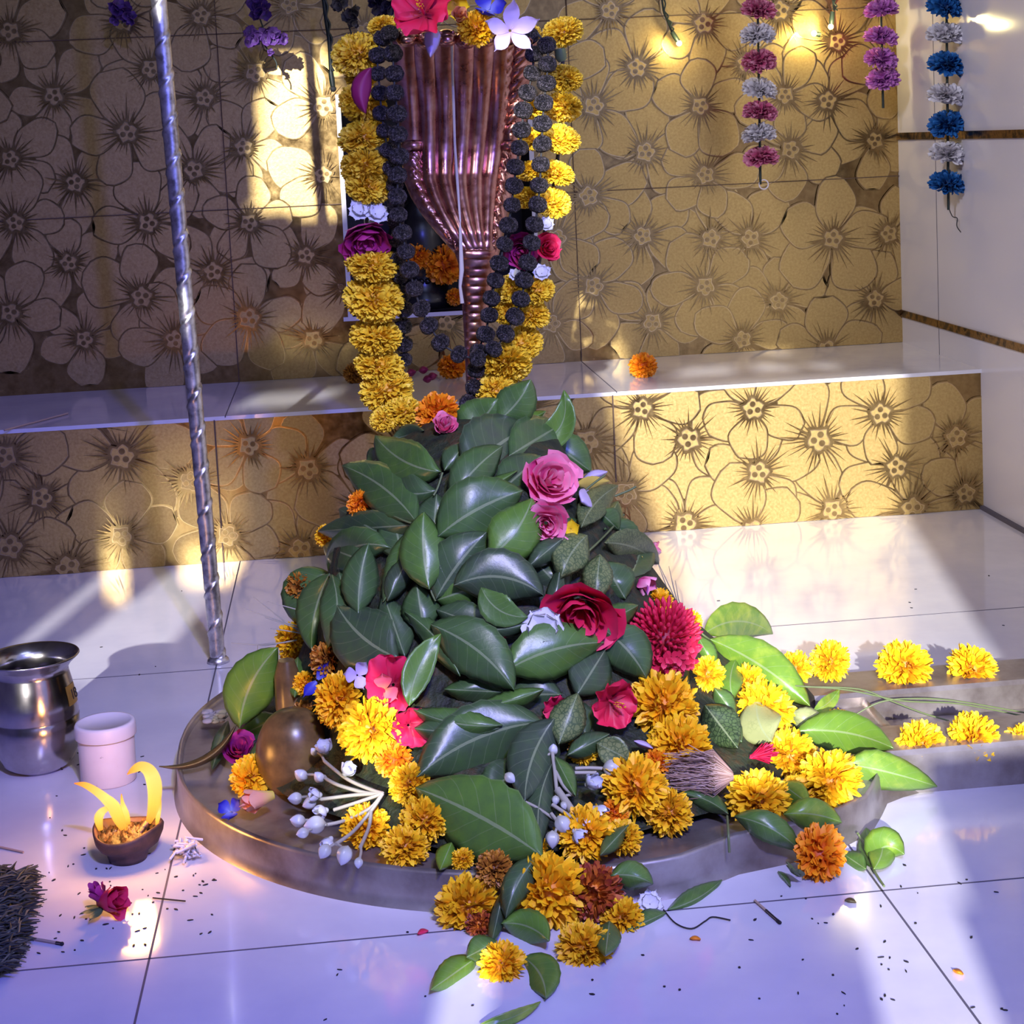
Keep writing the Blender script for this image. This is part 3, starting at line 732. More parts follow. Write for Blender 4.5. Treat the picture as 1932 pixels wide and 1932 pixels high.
mb = MB(); mb.lathe([(.0300, .0475), (.0304, .049), (.0300, .059), (.0288, .0615), (.0255, .0618), (.0248, .0608), (0, .0610)], jc, 48); child(mb, 'lid', M_lid, jar)
q = onZ(238, 1634, 0); dc = V((q.x, q.y+.016, 0))
dia = empty('clay_oil_lamp', dc, 'small dark clay oil lamp with burning flames on the floor', 'lamp')
mb = MB(); n = 48; rows = []
for r_, z in [(0, .001), (.0165, 0), (.0178, .004), (.0185, .008), (.026, .014), (.0302, .021), (.0312, .027), (.0300, .0295), (.0280, .0285), (.026, .022), (.014, .016), (0, .015)]:
    rows.append([dc+V((r_*math.cos(2*PI*a/n)*(1+.07*(z > .012)*math.sin(3*2*PI*a/n+1)), r_*math.sin(2*PI*a/n)*(1+.05*(z > .012)*math.sin(2*2*PI*a/n)), z+(.003*math.sin(2*2*PI*a/n+2) if z > .02 else 0))) for a in range(n)])
mb.grid(rows, 0, None, .5, True); child(mb, 'bowl', M_clay, dia)
mb = MB(); rows = []
for i in range(12):
    r_ = .027*i/11; rows.append([dc+V((r_*math.cos(2*PI*a/36), r_*math.sin(2*PI*a/36), .023+.005*math.sin(a*1.3+i)*math.sin(i*1.7)*(i < 11)+.004*(1-i/11))) for a in range(36)])
mb.grid(rows, 0, None, .5, True); mb.tube([dc+V((.012, -.006, .024)), dc+V((.020, .002, .032)), dc+V((.026, .008, .036))], [.004, .0035, .002], 8); wick = child(mb, 'wick', M_soot, dia)
def flame(path, name='flame'):
    mb = MB(); pp = spl(path, 8); n = len(pp); Y = dc.y
    pts = [onY(p[0], p[1], Y) for p in pp]; rad = [p[2]*pxm(Y) for p in pp]
    up = None
    rows = []
    for i, p in enumerate(pts):
        t = (pts[min(i+1, n-1)]-pts[max(0, i-1)]).normalized(); a = t.cross(V((0, 1, 0))).normalized(); b = V((0, 1, 0))
        rows.append([p+(a*math.cos(2*PI*k/12)+b*math.sin(2*PI*k/12)*.7)*rad[i] for k in range(12)])
    mb.grid(rows, 0, None, [i/(n-1) for i in range(n) for _ in range(12)], True); o = child(mb, name, M_flame, dia); o.parent = wick; return o
flame([(190, 1566, 5), (186, 1545, 9), (192, 1532, 8), (206, 1520, 4), (196, 1506, 2)])
flame([(236, 1566, 8), (226, 1545, 13), (214, 1522, 13), (198, 1506, 10), (180, 1492, 8), (160, 1481, 6), (140, 1478, 1)])
flame([(240, 1555, 7), (237, 1535, 7), (231, 1515, 4), (229, 1498, 1)])
flame([(280, 1552, 6), (288, 1530, 11), (292, 1500, 14), (290, 1474, 15), (281, 1454, 13), (266, 1446, 10), (252, 1452, 7), (240, 1461, 1)])
flame([(296, 1556, 3), (298, 1540, 5), (301, 1522, 4), (303, 1500, 1)])
lamp('oil_lamp_flame_light', 'POINT', (dc.x+.004, dc.y-.004, .062), None, .95, (1.0, .45, .10), shadow_soft_size=.024)

# ------------------------------------------------------------------ pompom garlands and fairy lights by the wall
def pomstring(name, label, xs, Y, balls, rp, end=None, top=-60):
    """xs: (x at top, x at bottom); balls: (y, mesh)"""
    y0, y1 = balls[0][0], balls[-1][0]
    fx = lambda y: xs[0]+(xs[1]-xs[0])*(y-y0)/(y1-y0)
    root = empty(name, onY(fx(top), top, Y), label, 'garland', 'hanging pompom garlands')
    mb = MB(); mb.tube([onY(fx(y), y, Y) for y in range(top, y1+rp+22, 12)], .0022, 6); child(mb, 'cord', M_cable, root)
    for i, (y, ms) in enumerate(balls):
        c = onY(fx(y)+R(-2, 2), y, Y)
        place(ms+str(i % 3), 'pompom', c, V((R(-.2, .2), R(-.5, .0), 1)), rp*pxm(Y)*1.04, sq=(1, 1, 1.0), parent=root)
    return root
A, B = 'ppink', 'pwhite'
t = pomstring('pompom_garland', 'pink and white pompom garland hanging before the gold wall', (1429, 1434), 2.80, [(-25, B), (20, A), (67, B), (117, A), (170, B), (213, A), (255, B), (299, A)], 34)
mb = MB(); c = onY(1441, 348, 2.80); mb.tube([c+V((math.cos(a)*.0078, 0, math.sin(a)*.0078)) for a in [2*PI*i/20 for i in range(21)]], .0012, 6, cap=False); child(mb, 'ring', M_lid, t)
pomstring('pompom_garland', 'all violet pompom garland hanging at the wall corner', (1661, 1665), 2.86, [(-24, 'pviolet'), (20, 'pviolet'), (72, 'pviolet'), (113, 'pviolet'), (151, 'pviolet')], 33)
t = pomstring('pompom_garland', 'blue and white pompom garland hanging beside the white side wall', (1785, 1789), 2.66, [(-40, B), (13, 'pblue'), (68, B), (124, 'pblue'), (183, B), (236, 'pblue'), (292, B), (348, 'pblue')], 38)
mb = MB(); mb.tube([onY(p[0], p[1], 2.66) for p in spl([(1790, 392), (1797, 408), (1806, 412), (1806, 428), (1820, 445), (1832, 452), (1840, 470)])], .0009, 5); child(mb, 'wire', M_string, t)
def vine(label, path, Y, clusters, mt):
    root = empty('artificial_flower_vine', onY(path[0][0], path[0][1], Y), label, 'vine', 'dark artificial flower vines')
    mb = MB(); mb.tube([onY(p[0], p[1], Y) for p in spl(path)], .0014, 6); child(mb, 'stem', M_cable, root)
    for (px, py, rp) in clusters:
        f = MB()
        for i in range(9):
            c = onY(px+R(-.45, .45)*rp, py+R(-.45, .45)*rp, Y-R(0, .015)); ax_ = V((R(-1, 1), -1, R(-1, .6)))
            keep_ = random.getstate(); d = daisy(5, 1, .45, .2, .3, .1, nu=2, nv=4, seed=i+int(px)); random.setstate(keep_); f.put(d, Matrix.Translation(c) @ frame_to(ax_) @ Matrix.Scale(.6*rp*pxm(Y), 4))
        child(f, 'blossom', mt, root)
    random.seed(int(path[0][0])); return root
vine('dark violet artificial flower vine left of the dark cable', [(470, -30), (485, 20), (497, 55), (500, 85), (520, 115), (522, 130)], 2.86, [(492, 18, 24), (480, 0, 20), (475, 70, 22), (505, 68, 22), (528, 72, 16), (512, 98, 8)], M_vio)
vine('violet artificial flower vine behind the iron pole', [(250, -30), (240, 10), (230, 45)], 2.86, [(228, 16, 24), (245, 34, 18), (215, 38, 12)], M_vio)
vine('grey withered flower vine next to the top of the yellow garland', [(640, -30), (650, 20), (658, 48), (664, 66)], 2.7, [(640, 6, 18), (660, 25, 20), (668, 40, 14)], flowermat('grey_dry_petals', (.02, .018, .015), (.06, .055, .05), (.12, .11, .10)))
vine('nearly black flower vine left of the red hibiscus', [(716, -30), (722, 10), (730, 40)], 2.6, [(715, 8, 22), (735, 14, 18), (725, 28, 16)], flowermat('black_violet_petals', (.006, .004, .01), (.015, .01, .03), (.03, .02, .07)))
def cable2(label, P, Y, bulbs, r_=.002):
    root = empty('fairy_light_cable', onY(P[0][0], P[0][1], Y), label, 'fairy lights', 'fairy light cables')
    mb = MB(); pts = [onY(p[0], p[1], Y) for p in spl(P)]; mb.tube(pts, r_, 6)
    mb.tube([p+V((.003+.002*math.sin(i*.9), -.001, 0)) for i, p in enumerate(pts)], r_*.8, 6); child(mb, 'wire', M_cable, root)
    for (px, py, dx, dy, lit) in bulbs:
        a, b = onY(px, py, Y-.004), onY(px+dx, py+dy, Y-.004)
        mb = MB(); mb.tube([a, a.lerp(b, .5), b], [.0042, .0048, .0044], 8); sk_ = child(mb, 'bulb_socket', M_cable, root)
        mb = MB(); c = b+(b-a).normalized()*.004; mb.ball(c, .0052, 10); child(mb, 'bulb', M_bulb if lit else M_string, root).parent = sk_
        if lit: lamp('fairy_bulb_light', 'POINT', c+V((0, -.02, 0)), None, .35, (1, .82, .35), shadow_soft_size=.006)
    return root
cable2('fairy light cable with one lit bulb right of the garland', [(1246, -30), (1252, 20), (1262, 45), (1268, 62)], 2.93, [(1268, 60, 11, 18, 1)])
cable2('fairy light cable with two lit bulbs between the pink and violet pompoms', [(1568, -30), (1572, 5), (1574, 20)], 2.92, [(1571, 22, -3, 24, 1), (1548, 66, -8, -2, 1)])
cable2('thick dark cable hanging with an unlit tip left of the garland', [(607, -30), (614, 30), (621, 80), (624, 135)], 2.80, [(624, 135, 4, 28, 0)], .0034)

# ------------------------------------------------------------------ leaves laid over the heap
def leaf_mb(base, tip, wid, bend=0.0, lift=.010, tone=.35, fold=.0, curl=0.0, tilt=0.0, ragged=.03, peak=.45, nv=16, nu=8, Y=None):
    """base, tip: photo pixels; wid: full width in pixels; bend: sideways bow in pixels; the blade lies on whatever surface is there"""
    mb = MB(); bx, by = base; tx, ty = tip; dx, dy = tx-bx, ty-by; L = math.hypot(dx, dy) or 1; nx, ny = -dy/L, dx/L
    mx, my = (bx+tx)/2+nx*bend, (by+ty)/2+ny*bend
    if Y: d0 = d1 = d2 = (onY(mx, my, Y)-EYE).dot(FW)
    else: d0, d1, d2 = depth(bx, by), depth(mx, my), depth(tx, ty)
    d1 = min(d1, (d0+d2)/2+.02); d2 = max(d1-.09, min(d2, d1+.10)); d0 = max(d1-.09, min(d0, d1+.10))
    rows = []; uv = []; ti = []; ph = R(0, 6); wavy = R(.0004, .0016)
    for i in range(nv+1):
        s_ = i/nv
        px = (1-s_)**2*bx+2*s_*(1-s_)*(2*mx-.5*(bx+tx))+s_*s_*tx; py = (1-s_)**2*by+2*s_*(1-s_)*(2*my-.5*(by+ty))+s_*s_*ty
        d = d0*(1-s_)*(1-2*s_)+4*d1*s_*(1-s_)+d2*s_*(2*s_-1)
        qx = 2*(1-s_)*(2*mx-.5*(bx+tx)-bx)+2*s_*(tx-2*mx+.5*(bx+tx)); qy = 2*(1-s_)*(2*my-.5*(by+ty)-by)+2*s_*(ty-2*my+.5*(by+ty))
        ql = math.hypot(qx, qy) or 1; ox, oy = -qy/ql, qx/ql
        sp = s_/(2*peak) if s_ < peak else .5+.5*(s_-peak)/(1-peak)
        hw = wid*.59*(math.sin(PI*min(1, sp))**.80) if 0 < s_ < 1 else .6
        hw *= 1+ragged*math.sin(s_*46+ph)
        row = []
        for j in range(nu+1):
            u = -1+2*j/nu
            dd = d - lift - fold*(abs(u)**1.3)*hw/(.5*wid) + tilt*u + curl*s_*s_*-1 + .006*(u*u)*(fold == 0) - .003*(1-abs(u))
            dd += wavy*math.sin(s_*9+ph+u*2)
            row.append(EYE+ray(px+ox*u*hw, py+oy*u*hw)*dd); uv.append((u*.5+.5, s_)); ti.append(tone)
        rows.append(row)
    mb.grid(rows, 0, uv, ti)
    return mb
def solid(o, t=.0005):
    s_ = o.modifiers.new('thick', 'SOLIDIFY'); s_.thickness = t; s_.offset = 0; return o
def stem_mb(P, r_=.0010, lift=.008, Y=None, n=5):
    mb = MB(); mb.tube([at(p[0], p[1], lift, Y) for p in spl(P, n)], r_, 6, tint=.6); return mb
LEAFG = 'green leaves on the heap'
def leaf(label, base, tip, wid, mt=None, group=None, **k):
    o = leaf_mb(base, tip, wid, **k).obj('leaf', mt or M_leaf, loc=at(base[0], base[1], .0, k.get('Y')))
    solid(o); return tag(o, label, 'leaf', group or LEAFG)
def sprig(label, stem, leaves, mt=None, group=None):
    root = empty('leaf_sprig', at(stem[0][0], stem[0][1]), label, 'leaf sprig', group or 'leaf sprigs on the heap')
    child(stem_mb(stem, .0011, .016), 'stalk', M_gstalk, root)
    for (b, t, wd, k) in leaves:
        k = dict(k); m_ = k.pop('mt', mt or M_leaf)
        solid(child(leaf_mb(b, t, wd, **k), 'leaflet', m_, root))
    return root
D = dict
# --- upper heap
sprig('sprig with a broad dark green leaf arching right, below the yellow garland end', [(835, 892), (826, 920), (818, 935)],
      [((824, 925), (700, 898), 66, D(bend=-18, lift=.006, tone=.22)), ((832, 890), (708, 822), 74, D(bend=-16, lift=.016, tone=.42)), ((838, 888), (880, 834), 42, D(lift=.012, tone=.18))])
leaf('broad bluish dark leaf filling the top of the heap under the pink bud', (880, 895), (998, 806), 118, lift=.012, tone=.12, bend=-8)
sprig('sprig with a slim upright grey-green leaf over the broad dark leaf at the top', [(852, 944), (870, 938), (885, 930)],
      [((855, 940), (976, 888), 24, D(lift=.014, tone=.52, bend=6)), ((853, 942), (948, 842), 66, D(lift=.022, tone=.27, bend=-8))])
sprig('two glossy green leaves standing at the very top of the heap', [(880, 838), (900, 820), (938, 792)],
      [((880, 835), (940, 752), 84, D(lift=.018, tone=.38, Y=1.70)), ((935, 796), (1001, 716), 66, D(lift=.024, tone=.36, Y=1.70, bend=8))])
leaf('bright green leaf curling up to a hooked brown tip at the top right', (990, 842), (1064, 736), 46, lift=.012, tone=.60, bend=34, Y=1.72, fold=.008)
leaf('dark green pointed leaf sticking out right behind the pink roses', (1030, 826), (1116, 890), 66, lift=.004, tone=.36, Y=1.75)
leaf('narrow green leaf tip lying behind the hooked leaf', (985, 800), (1030, 776), 20, lift=.006, tone=.62, Y=1.76)
leaf('dark leaf peeping out at the upper left edge of the heap', (728, 852), (694, 880), 40, lift=.006, tone=.30)
leaf('dark leaf tucked under the marigold garland end', (800, 812), (738, 830), 34, lift=.010, tone=.16)
sprig('sprig with a long blue-sheened leaf pointing up left and a dark one below it', [(788, 988), (770, 985), (740, 972)],
      [((786, 990), (600, 1002), 56, D(lift=.006, tone=.18)), ((787, 987), (646, 878), 76, D(lift=.020, tone=.33, bend=14)), ((784, 992), (722, 1136), 56, D(lift=.018, tone=.36, bend=-8))])
leaf('bluish rounded leaf standing in the centre above the upright pale leaf', (818, 1004), (824, 932), 62, lift=.008, tone=.20)
leaf('large glossy leaf with a long pale midrib stretching up right in the middle', (826, 1012), (986, 926), 108, lift=.020, tone=.30, bend=-10)
leaf('yellow-green edged leaf slanting left of the lower pink rose', (922, 1052), (1004, 940), 86, lift=.026, tone=.56, bend=12)
leaf('small green leaf half hidden above the large glossy middle leaf', (850, 962), (960, 918), 50, lift=.006, tone=.34)
sprig('sprig with an upright pale-veined leaf at the very centre of the heap', [(822, 1134), (815, 1120), (812, 1108)],
      [((822, 1130), (918, 1004), 92, D(lift=.016, tone=.14, bend=-6)), ((810, 1112), (800, 966), 78, D(lift=.028, tone=.44, bend=-6)), ((824, 1132), (902, 1106), 64, D(lift=.010, tone=.42))])
leaf('wide navy-blue leaf with a wavy rim lying right of centre', (856, 1104), (1026, 1124), 92, lift=.028, tone=.08, bend=-26)
leaf('folded olive leaf hanging under the wide navy-blue leaf', (908, 1108), (996, 1164), 52, lift=.034, tone=.42, bend=18, fold=.004)
leaf('blue shadowed leaf below the folded olive leaf', (824, 1150), (936, 1190), 60, lift=.012, tone=.10)
leaf('long narrow dark leaf left of the white petals', (888, 1188), (1018, 1168), 30, lift=.026, tone=.14, bend=8)

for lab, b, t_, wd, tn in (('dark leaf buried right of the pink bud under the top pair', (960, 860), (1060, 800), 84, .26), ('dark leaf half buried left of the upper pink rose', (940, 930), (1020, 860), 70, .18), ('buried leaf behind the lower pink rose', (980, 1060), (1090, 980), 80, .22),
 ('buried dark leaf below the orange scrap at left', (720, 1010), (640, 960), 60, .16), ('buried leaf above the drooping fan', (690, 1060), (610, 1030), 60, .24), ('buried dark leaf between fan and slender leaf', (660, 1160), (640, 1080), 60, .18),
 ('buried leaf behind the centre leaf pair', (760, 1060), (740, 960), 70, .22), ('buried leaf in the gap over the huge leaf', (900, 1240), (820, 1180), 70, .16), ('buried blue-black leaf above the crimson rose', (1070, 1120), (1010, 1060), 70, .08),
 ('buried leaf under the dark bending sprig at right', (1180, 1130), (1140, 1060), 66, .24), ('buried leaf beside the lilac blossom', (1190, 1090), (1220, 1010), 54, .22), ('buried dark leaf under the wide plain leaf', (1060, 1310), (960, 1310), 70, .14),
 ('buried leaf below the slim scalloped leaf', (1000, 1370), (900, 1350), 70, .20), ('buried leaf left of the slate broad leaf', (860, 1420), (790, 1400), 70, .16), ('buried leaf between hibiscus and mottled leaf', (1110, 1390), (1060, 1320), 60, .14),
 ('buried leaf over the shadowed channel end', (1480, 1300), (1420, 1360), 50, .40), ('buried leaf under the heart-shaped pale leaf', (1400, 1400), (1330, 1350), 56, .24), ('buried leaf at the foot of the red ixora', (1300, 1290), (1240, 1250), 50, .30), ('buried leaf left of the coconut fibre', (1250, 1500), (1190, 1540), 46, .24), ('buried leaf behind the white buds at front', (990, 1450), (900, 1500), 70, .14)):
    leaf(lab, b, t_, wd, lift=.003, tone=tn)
# --- left flank
sprig('drooping fan of three dull green leaves at the left flank of the heap', [(618, 1080), (632, 1100), (655, 1148)],
      [((620, 1078), (738, 1034), 66, D(lift=.008, tone=.30, bend=-26)), ((620, 1080), (566, 1180), 74, D(lift=.014, tone=.34, bend=22)), ((622, 1082), (588, 1226), 64, D(lift=.020, tone=.31, bend=10)), ((626, 1084), (618, 1222), 58, D(lift=.024, tone=.26, bend=-14))])
leaf('slender upright grey-green leaf beside the drooping fan', (676, 1160), (696, 1024), 60, lift=.020, tone=.24, bend=-6)
leaf('thin purple-tinged leaf left of the upright centre leaf', (730, 1134), (774, 1044), 38, lift=.024, tone=.08)
leaf('long dark leaf under the purple-tinged leaf', (764, 1240), (724, 1122), 60, lift=.014, tone=.16)
leaf('broad purple-grey leaf with a torn end at the lower left of the heap', (752, 1242), (636, 1142), 108, lift=.028, tone=.10, bend=-14, ragged=.05)
leaf('dark green oval leaf under the upright centre leaf', (800, 1190), (786, 1102), 62, lift=.018, tone=.26)
sprig('sprig with one huge blue-green leaf running down to the lower right', [(766, 1152), (800, 1172), (830, 1190)],
      [((868, 1276), (764, 1154), 44, D(lift=.022, tone=.30, bend=12)), ((813, 1178), (970, 1302), 92, D(lift=.034, tone=.26, bend=-16))])
leaf('wide plain green leaf lying across the middle right with a pale midrib', (950, 1268), (1140, 1212), 92, lift=.028, tone=.44, bend=-14)
leaf('folded yellowing leaf with a dry black tip', (772, 1332), (832, 1196), 48, lift=.036, tone=.60, bend=-12, fold=.006)
leaf('dark serrated leaf under the huge blue-green leaf', (950, 1306), (838, 1300), 44, lift=.014, tone=.24, ragged=.05)
leaf('slim green leaf with a scalloped rim', (1026, 1300), (898, 1332), 32, lift=.030, tone=.46, bend=-6, ragged=.06)
leaf('green leaf with a rolled edge above the blue-lit leaf', (948, 1368), (780, 1338), 48, lift=.032, tone=.38, bend=-12, ragged=.05)
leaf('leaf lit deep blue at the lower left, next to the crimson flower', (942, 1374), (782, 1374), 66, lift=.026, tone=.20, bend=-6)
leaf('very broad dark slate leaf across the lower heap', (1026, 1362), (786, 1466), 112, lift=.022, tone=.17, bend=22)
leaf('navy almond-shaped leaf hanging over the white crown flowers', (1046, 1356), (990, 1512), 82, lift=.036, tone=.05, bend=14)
leaf('narrow black-green leaf pointing down beside the crown flowers', (1042, 1440), (1020, 1600), 46, lift=.030, tone=.06, bend=14)
leaf('large shiny wet leaf at the bottom front of the heap', (1024, 1616), (784, 1486), 132, lift=.034, tone=.46, bend=10, ragged=.04)
leaf('pale mottled oval leaf standing right of the navy leaf', (1054, 1404), (1090, 1308), 60, M_leafm, lift=.036, tone=.40)
leaf('small olive leaf lying on the white crown flowers', (1048, 1428), (1086, 1502), 32, lift=.038, tone=.40)
leaf('slate blue leaf standing behind the red hibiscus', (1088, 1312), (1142, 1226), 72, lift=.018, tone=.08)
# --- right flank
sprig('sprig with a dark blue-green leaf bending down to the red ixora', [(1126, 1190), (1134, 1184), (1128, 1140), (1122, 1115)],
      [((1138, 1186), (1220, 1280), 78, D(lift=.030, tone=.24, bend=-8)), ((1132, 1180), (1204, 1142), 40, D(lift=.022, tone=.36))])
sprig('sprig of pale mottled leaves around the small yellow flower', [(1178, 970), (1140, 1012), (1110, 1040)],
      [((1096, 996), (1166, 916), 46, D(mt=M_leafm, lift=.026, tone=.30, bend=-10)), ((1108, 1010), (1058, 1092), 62, D(mt=M_leafm, lift=.024, tone=.42, bend=8)), ((1132, 1046), (1122, 1136), 50, D(mt=M_leafm, lift=.034, tone=.40)),
       ((1140, 1024), (1243, 1064), 56, D(mt=M_leafm, lift=.028, tone=.26, bend=-12)), ((1130, 964), (1168, 1000), 44, D(lift=.012, tone=.30))])
leaf('dark leaf with a whitened crust under the small yellow flower', (1064, 1014), (992, 1072), 36, lift=.022, tone=.10)
leaf('dark leaf tucked between the right pink petals and the stems', (1152, 976), (1208, 1046), 48, lift=.008, tone=.28)
leaf('green leaf pressed behind the mottled sprig', (1140, 1000), (1166, 946), 40, lift=.006, tone=.32)
leaf('upright dark blue leaf beside the big crimson rose', (1040, 1172), (1058, 1068), 32, lift=.022, tone=.08)
leaf('khaki bent leaf left of the marigolds, below the red hibiscus', (1126, 1402), (1190, 1434), 48, lift=.026, tone=.50, fold=.004, mt=M_leafm)
leaf('dark rolled leaf under the red hibiscus', (1070, 1425), (1150, 1385), 40, lift=.024, tone=.16)
leaf('small dark leaf poking out between orange and yellow marigolds', (1132, 1614), (1186, 1556), 28, lift=.030, tone=.28)
# --- bright leaves on the right over the spout
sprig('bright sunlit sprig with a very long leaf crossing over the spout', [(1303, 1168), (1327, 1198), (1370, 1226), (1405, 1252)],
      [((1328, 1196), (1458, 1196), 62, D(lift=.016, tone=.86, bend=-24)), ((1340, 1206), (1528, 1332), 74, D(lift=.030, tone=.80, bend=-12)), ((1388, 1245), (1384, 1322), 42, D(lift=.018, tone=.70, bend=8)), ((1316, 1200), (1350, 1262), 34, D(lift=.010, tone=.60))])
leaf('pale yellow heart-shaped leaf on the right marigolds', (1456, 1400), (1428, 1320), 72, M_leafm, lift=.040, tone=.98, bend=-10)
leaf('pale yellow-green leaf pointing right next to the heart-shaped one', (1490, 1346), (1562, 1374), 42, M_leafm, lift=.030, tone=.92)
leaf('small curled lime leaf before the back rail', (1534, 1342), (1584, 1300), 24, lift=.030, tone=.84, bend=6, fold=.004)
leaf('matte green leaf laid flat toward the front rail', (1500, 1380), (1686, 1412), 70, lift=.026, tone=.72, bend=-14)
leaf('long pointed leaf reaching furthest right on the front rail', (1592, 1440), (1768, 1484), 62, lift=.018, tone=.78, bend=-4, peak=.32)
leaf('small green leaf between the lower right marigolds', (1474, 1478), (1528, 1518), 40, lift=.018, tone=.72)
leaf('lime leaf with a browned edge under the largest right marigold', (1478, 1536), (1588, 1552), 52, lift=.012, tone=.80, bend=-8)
sprig('dark sprig hanging over the pedestal edge below the right marigolds', [(1372, 1540), (1374, 1570), (1376, 1608)],
      [((1374, 1536), (1282, 1496), 32, D(lift=.014, tone=.34, bend=8)), ((1386, 1540), (1510, 1606), 48, D(lift=.020, tone=.42, bend=-12))])
leaf('crinkled dark green leaf beside the brown coconut fibre', (1330, 1330), (1392, 1412), 66, M_leafm, lift=.028, tone=.05, ragged=.02)
leaf('grey-green leaf behind the crinkled dark leaf', (1348, 1298), (1388, 1352), 34, lift=.016, tone=.40)
# --- left foot
leaf('large bright green leaf standing up at the left edge of the heap', (452, 1374), (524, 1222), 82, lift=.030, tone=.70, bend=-16, Y=1.66)
leaf('short green leaf between the bright leaf and the blue flower', (556, 1316), (562, 1240), 38, lift=.016, tone=.46)
leaf('olive torn leaf lying at the foot of the bright green leaf', (452, 1388), (528, 1352), 48, lift=.012, tone=.52, ragged=.06)
leaf('dark leaf behind the purple rose on the pedestal', (430, 1360), (400, 1452), 26, lift=.008, tone=.22)
leaf('dark green leaf between the purple rose and the brown fruit', (468, 1430), (552, 1362), 28, lift=.014, tone=.20)
o = leaf_mb((446, 1366), (300, 1446), 13, bend=-30, lift=.018, tone=.4, Y=1.62).obj('dried_leaf', M_leafd, loc=at(446, 1366)); solid(o)
tag(o, 'narrow dried leaf curling over the left edge of the pedestal', 'leaf')
# --- bottom front
leaf('dark leaf hanging down between the two front marigolds', (1016, 1614), (954, 1732), 48, lift=.036, tone=.18, bend=10)
leaf('very narrow dark leaf beside the left front marigold', (950, 1680), (925, 1790), 24, lift=.030, tone=.12)
leaf('light green leaf under the big front marigold', (1036, 1776), (946, 1742), 58, lift=.026, tone=.62, bend=12)
leaf('square-cut dark green leaf below the left front marigold', (938, 1776), (880, 1806), 48, lift=.030, tone=.40, peak=.5)
leaf('pale green leaf pointing left on the floor at the bottom', (900, 1806), (812, 1868), 52, lift=.012, tone=.70)
leaf('smooth green leaf on the floor right of the lowest marigold', (988, 1806), (1030, 1884), 68, lift=.008, tone=.54, bend=-12)
leaf('dark green leaf right of the rust-edged marigold', (1152, 1652), (1232, 1668), 48, lift=.020, tone=.42, bend=-8)
leaf('dark leaf lying across the lower right front marigold', (1150, 1738), (1142, 1804), 44, lift=.030, tone=.34)
leaf('torn pale green leaf at the pedestal rim under the shiny wet leaf', (852, 1590), (830, 1642), 34, lift=.014, tone=.76)
leaf('green leaf lying under the white flower on the front floor', (1256, 1722), (1184, 1754), 36, lift=.004, tone=.42)
leaf('slim green leaf on the floor right of the white flower', (1260, 1716), (1362, 1660), 38, lift=.004, tone=.44, bend=8)
leaf('tiny grey-green leaf on the floor left of the orange marigold', (1468, 1644), (1492, 1672), 14, lift=.003, tone=.36)
sprig('green sprig lying on the floor beside the orange marigold', [(1668, 1672), (1648, 1640), (1636, 1600), (1618, 1572)],
      [((1646, 1638), (1634, 1562), 40, D(lift=.012, tone=.46)), ((1648, 1640), (1664, 1574), 44, D(lift=.022, tone=.72, bend=8)), ((1650, 1632), (1706, 1612), 66, D(lift=.016, tone=.80, bend=-26)), ((1634, 1640), (1590, 1610), 36, D(lift=.010, tone=.44))])
o = leaf_mb((900, 1936), (1020, 1890), 22, bend=8, lift=.008, tone=.9, fold=.004).obj('chilli_pepper_leaf', M_leaf); o.name = 'curled_leaf'; solid(o)
tag(o, 'curled yellow-green leaf at the bottom edge of the floor', 'leaf')

